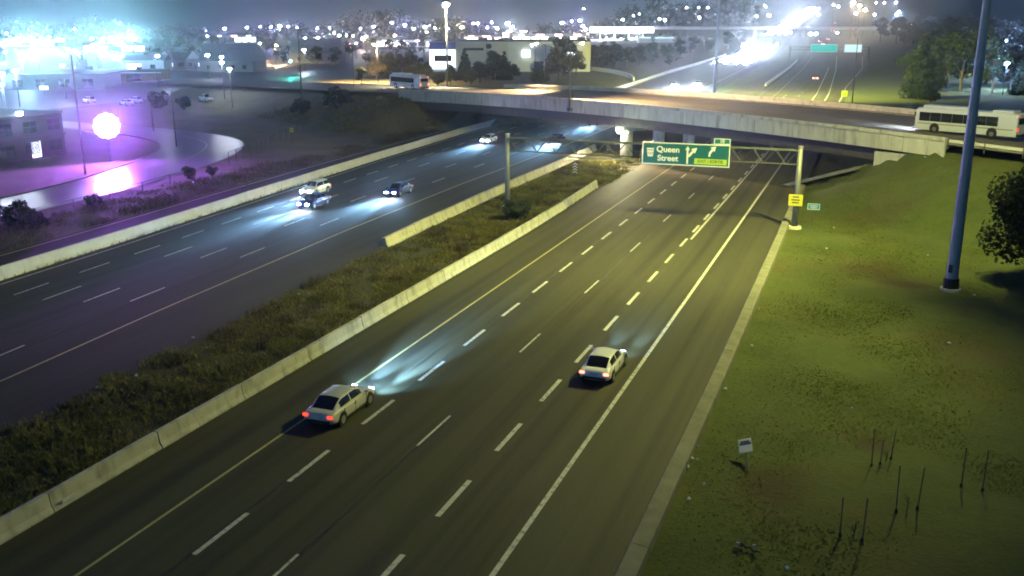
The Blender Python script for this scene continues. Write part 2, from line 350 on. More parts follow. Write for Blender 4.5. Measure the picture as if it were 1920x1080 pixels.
dashes(nb, lambda y: nbx(-22.85, y), .22, 12.9, 290, 3.45, 6.62, M['paint'])
dashes(nb, lambda y: nbx(-19.1, y), .13, 9.2, 300, 3.9, 14.45, M['paint'])
dashes(nb, lambda y: nbx(-15.3, y), .24, 18.9, 240, 3.45, 6.62, M['paint'])
line(nb, lambda y: nbx(-14.9, y), .22, 88.5, 480, M['paint'])
line(nb, lambda y: nbx(-11.55, y), .22, -10, 640, M['paint'])
line(nb, lambda y: nbx(-8.2, y)+np.interp(y, [240, 330, 480, 700], [0, 1.2, 8.2, 13]), .2, 240, 640, M['paint'])
for fr, y0, mt in ((.215, 39.9, M['paint']), (.41, 52.8, M['paint']), (.61, 52.2, M['paint'])):
    dashes(sbr, (lambda q: (lambda y: sb(q, y)))(fr), .13, y0-29.6, 300, 4.0, 14.3, mt)
dashes(sbr, lambda y: sb(.80, y), .14, 10.4, 300, 3.6, 6.85, M['paint'])
line(sbr, lambda y: sb(0, y), .14, -10, 700, M['paint_yellow']); line(sbr, lambda y: sb(1, y), .14, -10, 700, M['paint'])
line(ramp, lambda y: RAMP_OUT(y)+.7, .22, -10, 300, M['paint_yellow'])
def seal(parent, fx, y0, y1, w=.05, seg=None):
    vs = []; ys = np.arange(y0, y1, 1.2); ph = random.random()*9
    for i, y in enumerate(ys):
        c = fx(y)+.05*math.sin(y*1.7+ph)+.04*math.sin(y*.61+2*ph)+random.uniform(-.02, .02); ww = w*(.5+random.random())
        vs += [(c-ww/2, y, .0045), (c+ww/2, y, .0045)]
    fs = [(2*i, 2*i+1, 2*i+3, 2*i+2) for i in range(len(ys)-1)]
    link_mesh('crack_seal', np_mesh('crack_seal', vs, fs, [M['tar']]), None, parent)
seal(nb, lambda y: -22.98, 10, 90, .13); seal(nb, lambda y: -19.0, 10, 90, .10); seal(nb, lambda y: -24.0, 46, 66, .11); seal(nb, lambda y: -15.1, 20, 60, .03)
seal(sbr, lambda y: sb(.21, y), 30, 100, .04); seal(sbr, lambda y: sb(.61, y), 30, 120, .04)

# service road on the left that bends back on itself
def polyroad(name, pts, widths, dz, mt, label, seg=10):
    P = [np.array(p[:2]) for p in pts]; out = []
    for i in range(len(P)-1):
        p0 = P[max(i-1, 0)]; p1 = P[i]; p2 = P[i+1]; p3 = P[min(i+2, len(P)-1)]
        for k in range(seg):
            t = k/seg; out.append((.5*((2*p1)+(-p0+p2)*t+(2*p0-5*p1+4*p2-p3)*t*t+(-p0+3*p1-3*p2+p3)*t**3), widths[i]*(1-t)+widths[i+1]*t))
    out.append((P[-1], widths[-1])); vs = []; ctr = []
    for i, (p, w) in enumerate(out):
        d = out[min(i+1, len(out)-1)][0]-out[max(i-1, 0)][0]; d = d/np.linalg.norm(d); nn = np.array([-d[1], d[0]])
        for k in range(5):
            q = p+nn*w*(k/4-.5); vs.append((q[0], q[1], float(hgt(q[0], q[1]))+dz))
        ctr.append((p, nn, w))
    fs = [(5*i+k, 5*i+k+1, 5*(i+1)+k+1, 5*(i+1)+k) for i in range(len(out)-1) for k in range(4)]
    o = link_mesh(name, np_mesh(name, vs, fs, [mt]))
    tag(o, label, None, None, 'structure'); return o, ctr
SVC = [(-84, 40), (-88.5, 72), (-90.5, 92), (-94, 108), (-99, 122), (-106.5, 134), (-117, 141.5), (-131, 146.5), (-150, 150), (-185, 156)]
svc, ctr = polyroad('service_road', SVC, [9, 9.5, 10, 11.5, 13, 13.5, 12.5, 10.5, 9, 9], .02, M['asphalt_wet'], 'damp service road bending back on itself at left')
def offset_line(ctr, frac, w, dz, mt, parent, i0, i1):
    vs = []
    for p, nn, ww in ctr[i0:i1]:
        for e in (-w/2, w/2):
            q = p+nn*(ww*frac+e); vs.append((q[0], q[1], float(hgt(q[0], q[1]))+dz))
    n = len(vs)//2
    return link_mesh('edge_line', np_mesh('edge_line', vs, [(2*i, 2*i+1, 2*i+3, 2*i+2) for i in range(n-1)], [mt]), None, parent)
offset_line(ctr, -.14, .16, .028, M['paint_old'], svc, 0, 30); offset_line(ctr, -.05, .2, .028, M['paint'], svc, 36, 80)
# kerb round the lit lawn inside the bend
kv = []
for p, nn, w in ctr[4:82]:
    for e, z in ((0, .0), (0, .16), (.3, .16), (.3, .0)):
        q = p+nn*(w*.5+e-.02); kv.append((q[0], q[1], float(hgt(q[0], q[1]))+z))
n = len(kv)//4
link_mesh('kerb', np_mesh('kerb', kv, [(4*i+k, 4*i+k+1, 4*i+k+5, 4*i+k+4) for i in range(n-1) for k in range(3)], [M['concrete_weathered']], False), None, svc)

# Queen Street: approaches and deck surface as one draped sheet
def sn_strip(name, n0, n1, s0, s1, dz, mt, parent=None, step=4.0, cols=1):
    ss = np.append(np.arange(s0, s1, step), s1); vs = []
    for s in ss:
        for k in range(cols+1):
            nn = n0+(n1-n0)*k/cols; p = from_sn(s, nn); vs.append((p[0], p[1], float(zdeck(s))+dz))
    c = cols+1
    fs = [(c*i+k, c*(i+1)+k, c*(i+1)+k+1, c*i+k+1) for i in range(len(ss)-1) for k in range(cols)]
    return link_mesh(name, np_mesh(name, vs, fs, [mt]), None, parent)
queen = sn_strip('overpass_road', .7, BW-.7, -420, 260, 0.0, M['asphalt_deck'], None, 4.0, 2); tag(queen, 'asphalt street crossing over the highway on the overpass', None, None, 'structure')
for nn, w, mt in ((3.2, .15, M['paint_old']), (BW-3.2, .15, M['paint_old']), (12.6, .15, M['paint_yellow']), (14.4, .15, M['paint_yellow'])):
    sn_strip('edge_line', nn-w/2, nn+w/2, -300, 180, .008, mt, queen)
for nn in (6.4, 9.5, 17.5, 20.6):
    for s in np.arange(-200, 150, 9.0):
        sn_strip('lane_dash', nn-.07, nn+.07, s, s+3, .008, M['paint_old'], queen)
for nn in (1.2, BW-1.2):   # raised walks beside the parapets
    m = MB(); ss = np.arange(-120, 90, 5.0)
    rings = [[from_sn(s, nn-.5, zdeck(s)+.004), from_sn(s, nn-.5, zdeck(s)+.17), from_sn(s, nn+.9*(1 if nn < 9 else -.0)+.2, zdeck(s)+.17), from_sn(s, nn+.9*(1 if nn < 9 else -.0)+.2, zdeck(s)+.004)] for s in ss]
    m.loft(rings).build('walkway', M['concrete_weathered'], queen)

# ================================================================ overpass
br = empty('overpass', from_sn(0, 0, 0)); tag(br, 'concrete overpass with dark steel girders carrying the street over the highway', 'bridge')
inv = Matrix.Translation(Vector(from_sn(0, 0, 0))).inverted()
def brp(mb, name, mt, **k):
    mb.v = [tuple(inv @ Vector(p)) for p in mb.v]; return mb.build(name, mt, br, **k)
S0, S1 = -60.0, 41.2
def sn_beam(n0, n1, zf0, zf1, s0, s1, step=4.0):
    ss = np.append(np.arange(s0, s1, step), s1)
    return MB().loft([[from_sn(s, n0, zdeck(s)+zf0), from_sn(s, n1, zdeck(s)+zf0), from_sn(s, n1, zdeck(s)+zf1), from_sn(s, n0, zdeck(s)+zf1)] for s in ss])
brp(sn_beam(.3, BW-.3, -.9, -.02, S0+1, 48), 'deck_slab', M['panel'])
k = 0
for s in np.arange(S0-1.5, 49.0, 2.95):        # facing panels, near side and far side
    e = min(s+2.91, 49.6)
    brp(sn_beam(-.05, .29, -1.30, .42, s, e, 3), 'facing_panel', M['panel'], bevel=.02)
    brp(sn_beam(BW-.29, BW+.05, -1.30, .42, s, e, 3), 'facing_panel', M['panel'])
for s in np.arange(S0-1.5, 49.0, 5.9):
    e = min(s+5.87, 49.6)
    brp(sn_beam(-.16, .42, .425, .86, s, e, 3), 'parapet_cap', M['concrete'], bevel=.04)
    brp(sn_beam(BW-.42, BW+.16, .425, .86, s, e, 3), 'parapet_cap', M['concrete'], bevel=.04)
for n0 in (.9, 6.0, 11.0, 16.0, 21.0, BW-1.4):
    g = sn_beam(n0, n0+.45, -2.75, -.92, S0+3, S1)
    for w in (-.18, .63):
        ss = np.append(np.arange(S0+3, S1, 4.0), S1)
        g.loft([[from_sn(s, n0+min(w, 0), zdeck(s)-2.82), from_sn(s, n0+.45+max(w-.45, 0), zdeck(s)-2.82), from_sn(s, n0+.45+max(w-.45, 0), zdeck(s)-2.755), from_sn(s, n0+min(w, 0), zdeck(s)-2.755)] for s in ss]) if w < 0 else None
    brp(g, 'girder', M['girder'])
for n0, nd in ((1.2, 3), ):
    pass
for kk, n0 in enumerate((2.4, 9.6, 16.8, 24.0)):   # pier columns in the median
    p = from_sn(-1.2, n0)
    m = MB(); m.tube((p[0], p[1], -.3), (p[0], p[1], 4.0), .95, .95, 16); brp(m, 'pier_column', M['concrete'], smooth_=False)
m = MB(); a = from_sn(-1.2, 13.2); m.box((a[0], a[1], 4.35), (1.9, BW-2.2, .72), math.atan2(BN[1], BN[0])-R(90)); brp(m, 'pier_cap', M['concrete'], bevel=.05)
# right abutment, wing wall, paved slope
def sn_box(s0, s1, n0, n1, z0, z1):
    return MB().prism([from_sn(s0, n0), from_sn(s1, n0), from_sn(s1, n1), from_sn(s0, n1)], z0, z1)
brp(sn_box(41.3, 50.2, -.02, .8, .5, 5.35), 'wing_wall', M['concrete'])
brp(sn_box(39.6, 44.2, .85, BW-.85, .2, 3.55), 'abutment', M['concrete_weathered'])
brp(sn_box(-64.0, -57.6, .85, BW-.85, .2, 3.45), 'abutment', M['concrete'])
brp(sn_box(-66, -60.6, -.02, .8, .5, 4.9), 'wing_wall', M['concrete'])
def pave(s_top, s_toe, ztop, n0, n1, name='slope_paving'):
    m = MB(); q = [from_sn(s_top, n0, ztop), from_sn(s_top, n1, ztop), from_sn(s_toe, n1, .02), from_sn(s_toe, n0, .02)]
    t = [(p[0], p[1], p[2]-.4) for p in q]
    m.add(q+t, [(0, 1, 2, 3), (7, 6, 5, 4), (0, 4, 5, 1), (1, 5, 6, 2), (2, 6, 7, 3), (3, 7, 4, 0)]); brp(m, name, M['concrete_weathered'])
for i in range(6):
    n0 = -1.0+i*(BW+2)/6; n1 = n0+(BW+2)/6-.04
    pave(39.7, 29.6, 3.45, n0, n1); pave(-57.7, -50.5, 3.2, n0, n1)
# pier lamp (shines towards the camera side)
def lamp_light(name, kind, loc, col, power, parent=None, size=.2, spot=None, target=None, blend=.6):
    ld = bpy.data.lights.new(name, kind); ld.energy = power; ld.color = col; ld.shadow_soft_size = size
    if kind == 'SPOT': ld.spot_size = spot; ld.spot_blend = blend
    lo = bpy.data.objects.new(name, ld); COL.objects.link(lo); lo.location = loc
    if target is not None: lo.rotation_euler = (Vector(target)-Vector(loc)).to_track_quat('-Z', 'Y').to_euler()
    if parent: lo.parent = parent
    return lo
pl = np.array(from_sn(-1.35, 1.15)); fl = empty('floodlight', (pl[0], pl[1], 4.1)); tag(fl, 'blazing floodlight fixed to the overpass pier', 'floodlight')
MB().box((0, 0, .0), (.85, .3, .6), R(4)).build('housing', M['black'], fl); MB().box((0.01, -.18, -.02), (.76, .05, .52), R(4)).build('lens', L['pier'], fl)
MB().tube((.15, .2, .1), (.3, .6, .15), .05).build('bracket', M['galv'], fl)

pq = from_sn(-.1, 9.6); f2 = empty('fill_lamp', (pq[0], pq[1], 3.6)); tag(f2, 'small added lamp on the second pier column lighting the northbound underpass', 'lamp')  # extra lamp added to brighten the dark underpass and abutment
MB().box((0, 0, 0), (.3, .5, .3), math.atan2(BD[1], BD[0])).build('housing', M['black'], f2); MB().box((.18*BD[0], .18*BD[1], -.02), (.06, .42, .22), math.atan2(BD[1], BD[0])).build('lens', L['shop'], f2)
lamp_light('lamp_glow', 'SPOT', (.4*BD[0], .4*BD[1], 0), (1.0, .85, .5), 14000, f2, .2, R(120), (20*BD[0]+6*BN[0], 20*BD[1]+6*BN[1], .5), .9)

# ================================================================ concrete barriers
def barrier(name, fx, y0, y1, seclen, prof, mt, label, gap=.07, cat='barrier', zf=None):
    root = empty(name, (fx(y0), y0, 0)); tag(root, label, cat)
    y = y0; i = 0
    while y < y1-.3:
        e = min(y+seclen-gap, y1); m = MB(); n = max(2, int((e-y)/5)+1); rings = []
        j = random.uniform(-.015, .015); jz = random.uniform(-.02, .02)
        for k in range(n):
            yy = y+(e-y)*k/(n-1); x0 = fx(yy); rings.append([(x0+px+j-fx(y0), yy-y0, pz+(jz if pz > .1 else 0)+float(rise(x0, yy))) for px, pz in prof])
        m.loft(rings).build('barrier_section', mt, root); y += seclen
    return root
F_SHAPE = [(-.32, -.1), (.32, -.1), (.32, .08), (.19, .28), (.11, .84), (-.11, .84), (-.19, .28), (-.32, .08)]
HALF = [(-.20, -.1), (.42, -.1), (.42, .10), (.24, .32), (.13, .86), (-.20, .86)]
LOW = [(-.45, -.1), (.45, -.1), (.45, .42), (.35, .50), (-.22, .56), (-.40, .10), (-.45, .06)]
barrier('median_barrier', lambda y: -30.75-np.interp(y, [90, 115], [0, .75]), 7.0, 114.5, 6.62, F_SHAPE, M['concrete'], 'long concrete barrier between the weedy median and the northbound lanes')
barrier('median_barrier', lambda y: sb(0, y)+6.75-np.interp(y, [0, 130, 160, 260], [0, 0, .8, 1.6]), 75.4, 150.0, 6.6, HALF, M['concrete'], 'concrete barrier along the southbound side of the median, ending at the overpass pier')
barrier('roadside_wall', lambda y: sb(1, y)-1.3, 18.0, 640, 9.0, [(-.24, -.1), (.30, -.1), (.30, .10), (.14, .34), (.10, 1.02), (-.12, 1.02), (-.24, .3)], M['concrete_pale'], 'pale concrete wall between the southbound lanes and the ramp', .02)
barrier('shoulder_barrier', lambda y: -6.85-np.interp(y, [60, 110], [0, .35]), 8.0, 122.0, 8.0, LOW, M['concrete_weathered'], 'low wide weathered concrete barrier beside the right-hand grass', .02)
barrier('shoulder_barrier', lambda y: nbx(-32.2, y), 330, 560, 14.0, F_SHAPE, M['concrete_pale'], 'distant concrete barrier in the median beyond the overpass', .02)
# curved ramp wall beyond the bridge
cw = [(-122, 421), (-112, 408), (-105, 398), (-98, 385), (-91, 371), (-84.5, 353), (-80, 338)]
root = empty('ramp_wall', (-100, 390, 0)); tag(root, 'curved pale concrete wall of the ramp beyond the overpass', 'wall')
for a, b in zip(cw[:-1], cw[1:]):
    d = math.atan2(b[1]-a[1], b[0]-a[0]); l = math.hypot(b[0]-a[0], b[1]-a[1])
    MB().box(((a[0]+b[0])/2+100, (a[1]+b[1])/2-390, .75), (l-.05, .5, 1.6), d).build('wall_section', M['concrete_pale'], root)

# ================================================================ high masts
def high_mast(loc, h, r0, label, name='high_mast', aims=(), power=0, col=(1, .99, .24), nl=8, base=True, pm='steel_dark'):
    t = empty(name, loc); tag(t, label, 'light mast', None)
    m = MB(); seg = 4
    for i in range(seg):
        a, b = h*i/seg, h*(i+1)/seg; ra = r0*(1-.62*i/seg); rb = r0*(1-.62*(i+1)/seg); m.tube((0, 0, a+.12), (0, 0, b+.12), ra, rb, 12, False)
    m.build('pole', M[pm], t, True)
    for i in (1, 2, 3): MB().tube((0, 0, h*i/4+.02), (0, 0, h*i/4+.30), r0*(1-.62*i/4)*1.07, n=12, caps=True).build('pole_joint', M[pm], t)
    MB().box((-r0*.45, -r0*.86, 1.7), (.28, .08, .62), R(-28)).build('access_hatch', M['black'], t)
    MB().tube((0, 0, -.3), (0, 0, .12), r0*1.75, r0*1.65, 20).build('concrete_base', M['concrete'], t)
    MB().tube((0, 0, .12), (0, 0, .9), r0*1.28, r0*1.22, 12).build('base_collar', M['black'], t)
    ring = MB()
    for i in range(16):
        a0 = 2*math.pi*i/16; a1 = 2*math.pi*(i+1)/16
        ring.tube((.9*math.cos(a0), .9*math.sin(a0), h-.3), (.9*math.cos(a1), .9*math.sin(a1), h-.3), .06)
    ring.tube((0, 0, h-.6), (0, 0, h+.3), .3, .2, 10).build('lamp_ring', M['galv'], t)
    for i in range(nl):
        a = 2*math.pi*(i+.5)/nl; c = (1.35*math.cos(a), 1.35*math.sin(a), h-.45)
        b = MB().box(c, (.7, .45, .3), a).build('luminaire', M['galv'], t)
        MB().box((c[0], c[1], c[2]-.17), (.55, .36, .04), a).build('lens', L['mast'], b)
    for k, (tx, ty, pw, sp) in enumerate(aims):
        lo = lamp_light('mast_lamp', 'SPOT', (0, 0, h-.9), col, pw, t, .6, R(sp), None, .9)
        lo.rotation_euler = (Vector((tx-loc[0], ty-loc[1], -(h-.9)))).to_track_quat('-Z', 'Y').to_euler()
    return t
high_mast((7.0, 77.9, float(hgt(7, 77.9))), 34.0, .46, 'tall dark light mast standing on the right-hand grass', aims=[(-17, 112, 108000, 120), (-45, 92, 175000, 104), (6, 104, 54000, 90), (-20, 54, 122000, 92)])
high_mast((-36.6, 240, 0), 34.0, .42, 'tall dark light mast rising behind the middle of the overpass', aims=[(-20, 350, 2600000, 100), (-60, 290, 160000, 100), (0, 310, 200000, 80)])
def lamp_pt(px, py, d):
    r = ray(px, py); fwd = math.hypot(r[0], r[1]); return np.array([0, 0, CH])+r*(d/fwd)

# ================================================================ sign gantry
ga = empty('sign_gantry', (-36.9, 97.4, 0)); tag(ga, 'galvanised truss gantry spanning the northbound lanes', 'gantry')
gx1 = 30.75
for x, hh in ((0, 8.1), (gx1, 8.05)):
    m = MB(); m.tube((x, 0, 0), (x, 0, hh), .30, .24, 14); m.build('post', M['steel_pale'], ga, True)
    MB().tube((x, 0, hh), (x, 0, hh+.12), .30, .26, 14).build('post_cap', M['steel_pale'], ga)
    MB().tube((x, 0, -.3), (x, 0, .22), .72, .66, 18).build('post_base', M['concrete_pale'], ga)
for z, y in ((7.75, -.45), (7.75, .45), (6.35, 0)):
    MB().tube((.2, y, z), (gx1-.2, y, z), .07, n=8).build('chord', M['galv'], ga)
nb_ = 14
for i in range(nb_):
    x0 = .2+(gx1-.4)*i/nb_; x1 = .2+(gx1-.4)*(i+1)/nb_; xm = (x0+x1)/2
    for y in (-.45, .45):
        MB().tube((x0, y, 7.75), (xm, 0, 6.35), .04, n=5).build('brace', M['galv'], ga); MB().tube((xm, 0, 6.35), (x1, y, 7.75), .04, n=5).build('brace', M['galv'], ga)
    MB().tube((x0, -.45, 7.75), (x1, .45, 7.75), .03, n=5).build('brace', M['galv'], ga)
# lighting catwalk brackets under the truss near the left post
MB().box((10.6, -1.0, 6.1), (6.5, .5, .08)).build('catwalk', M['galv'], ga)

def text_mesh(name, txt, size, mt, parent, loc, rot=(R(90), 0, 0), align='CENTER', bold=.0, sx=1.0, depth=.004):
    cu = bpy.data.curves.new(name, 'FONT'); cu.body = txt; cu.size = size; cu.align_x = align; cu.align_y = 'CENTER'; cu.extrude = depth; cu.offset = bold
    tmp = bpy.data.objects.new(name, cu); COL.objects.link(tmp)
    dg = bpy.context.evaluated_depsgraph_get(); me = bpy.data.meshes.new_from_object(tmp.evaluated_get(dg)); bpy.data.objects.remove(tmp)
    me.materials.clear(); me.materials.append(mt)
    o = bpy.data.objects.new(name, me); COL.objects.link(o); o.parent = parent; o.location = loc; o.rotation_euler = rot; o.scale = (sx, 1, 1); return o
W_, H_ = 8.9, 2.25
sg = empty('highway_sign', (-17.25, 96.5, 6.95)); tag(sg, 'green overhead sign reading Queen Street with arrows and a yellow exit strip', 'road sign')
MB().box((0, 0, 0), (W_, .08, H_)).build('panel', M['sign_green'], sg, bevel=.02)
m = MB()
for x0, x1, z0, z1 in ((-W_/2, W_/2, H_/2-.1, H_/2), (-W_/2, W_/2, -H_/2, -H_/2+.1), (-W_/2, -W_/2+.1, -H_/2+.1, H_/2-.1), (W_/2-.1, W_/2, -H_/2+.1, H_/2-.1)): m.box(((x0+x1)/2, -.05, (z0+z1)/2), (x1-x0, .03, z1-z0))
m.build('border', M['sign_white'], sg)
text_mesh('legend', 'Queen', .82, M['sign_white'], sg, (-1.78, -.055, .42), bold=.02, sx=1.05); text_mesh('legend', 'Street', .82, M['sign_white'], sg, (-1.78, -.055, -.48), bold=.02, sx=1.05)
shield = empty('route_shield', (-3.6, -.055, .08), 0, sg)
def plate(poly, y, name, mt, parent, th=.008):
    m = MB(); n = len(poly); vs = [(x, y, z) for x, z in poly]+[(x, y-th, z) for x, z in poly]
    m.add(vs, [tuple(range(n)), tuple(range(n, 2*n))[::-1]]+[(i, n+i, n+(i+1) % n, (i+1) % n) for i in range(n)]); return m.build(name, mt, parent)
plate([(-.38, .42), (-.26, -.42), (.26, -.42), (.38, .42)], 0, 'shield_plate', M['sign_white'], shield)
plate([(-.36, .28), (-.345, .20), (.345, .20), (.36, .28)], -.010, 'shield_band', M['sign_teal'], shield)
text_mesh('shield_number', '107', .42, M['sign_black'], shield, (0, -.012, -.12))
plate([(-.09, -.95), (.09, -.95), (.09, .45), (.24, .45), (0, .85), (-.24, .45), (-.09, .45)], -.05, 'arrow', M['sign_white'], sg).location = (.22, 0, .02)
plate([(.10, -.30), (.26, -.25), (.62, .22), (.74, .08), (.98, .66), (.36, .54), (.48, .40), (.10, -.05)], -.05, 'arrow', M['sign_white'], sg).location = (.22, 0, .05)
plate([(-.10, -.5), (.09, -.5), (.12, -.22), (.36, .12), (.50, -.02), (.62, .52), (.08, .42), (.22, .28), (-.04, -.08)], -.05, 'arrow', M['sign_white'], sg).location = (2.42, 0, .40)
plate([(-1.62, -.28), (1.62, -.28), (1.62, .28), (-1.62, .28)], -.05, 'exit_panel', M['sign_lime'], sg).location = (2.55, 0, -.62)
text_mesh('exit_legend', 'EXIT / SORTIE', .42, M['sign_black'], sg, (2.55, -.066, -.62), bold=.006)
tab = MB().box((0, 0, 0), (1.6, .08, .58)).build('exit_tab', M['sign_teal'], sg); tab.location = (3.62, 0, H_/2+.33)
m = MB()
for x0, x1, z0, z1 in ((-.8, .8, .22, .29), (-.8, .8, -.29, -.22), (-.8, -.73, -.22, .22), (.73, .8, -.22, .22)): m.box(((x0+x1)/2, -.05, (z0+z1)/2), (x1-x0, .03, z1-z0))
m.build('border', M['sign_white'], tab); text_mesh('exit_number', '10', .46, M['sign_white'], tab, (0, -.055, 0), bold=.012)
for x in (-3.2, 0, 3.2): MB().box((x, .12, .2), (.1, .12, 2.2)).build('hanger', M['galv'], sg)
# small road signs
def post_sign(name, loc, h, w, hh, mt, label, rz=0, tilt=0, lines=None, txtcol='sign_black', post='galv', border=None, cat='road sign', pr=.04, text=None):
    t = empty(name, loc, rz); t.rotation_euler = (0, tilt, rz); tag(t, label, cat)
    if pr: MB().tube((0, .03, -.2), (0, .03, h-hh*.1), pr, n=6).build('post', M[post], t)
    MB().box((0, 0, h-hh/2), (w, .03, hh)).build('panel', M[mt], t, bevel=.01)
    if border:
        m = MB()
        for x0, x1, z0, z1 in ((-w/2, w/2, h-.05, h), (-w/2, w/2, h-hh, h-hh+.05), (-w/2, -w/2+.05, h-hh+.05, h-.05), (w/2-.05, w/2, h-hh+.05, h-.05)): m.box(((x0+x1)/2, -.02, (z0+z1)/2), (x1-x0, .015, z1-z0))
        m.build('border', M[border], t)
    for z, ww in (lines or []): MB().box((0, -.022, h-hh+hh*z), (w*ww, .01, hh*.10)).build('legend_bar', M[txtcol], t)
    return t
post_sign('warning_sign', (-6.2, 97.0, 0), 3.45, 1.35, 1.15, 'sign_yellow', 'yellow sign plate on the right gantry post', lines=[(.78, .45), (.52, .6), (.28, .5)], pr=0)
post_sign('street_name_sign', (-4.55, 99.5, 0), 2.2, 1.2, .62, 'sign_blue', 'small blue sign on a thin post right of the gantry', lines=[(.62, .6), (.32, .5)], txtcol='sign_white', border='sign_white', pr=.03)
p = G(1402, 882)
ls = post_sign('notice_sign', (p[0], p[1], 0), 1.9, .62, .9, 'sign_white', 'leaning white notice on a post in the grass near the barrier', rz=.05, tilt=-.30, lines=[(.78, .7), (.62, .85)], post='galv'); ls.rotation_euler = (-1.2, -.30, .12); ls.location.z = .1
p = G(1582, 192); post_sign('warning_sign', (p[0], p[1], 0), 3.0, 1.5, 1.5, 'sign_lime', 'yellow sign beside the far northbound ramp', lines=[(.6, .5), (.3, .5)])
p = G(548, 268); post_sign('warning_sign', (p[0], p[1], float(hgt(p[0], p[1]))), 2.6, .8, .8, 'sign_yellow', 'small yellow sign on the left slope by the bend', lines=[(.5, .5)])
# chevron marker in front of the pier
cm = empty('hazard_marker', (-36.2, 121.0, 0)); tag(cm, 'black and white chevron marker in the median weeds', 'marker')
MB().tube((0, .05, -.1), (0, .05, 1.9), .05, n=6).build('post', M['galv'], cm); MB().box((0, 0, 1.25), (.62, .03, 1.5)).build('panel', M['sign_black'], cm)
for i in range(4):
    z = .65+i*.36
    plate([(-.29, z-.14), (0, z+.10), (.29, z-.14), (.29, z), (0, z+.24), (-.29, z)], -.018, 'chevron', M['sign_white'], cm)
p = (-36.9, 97.4)

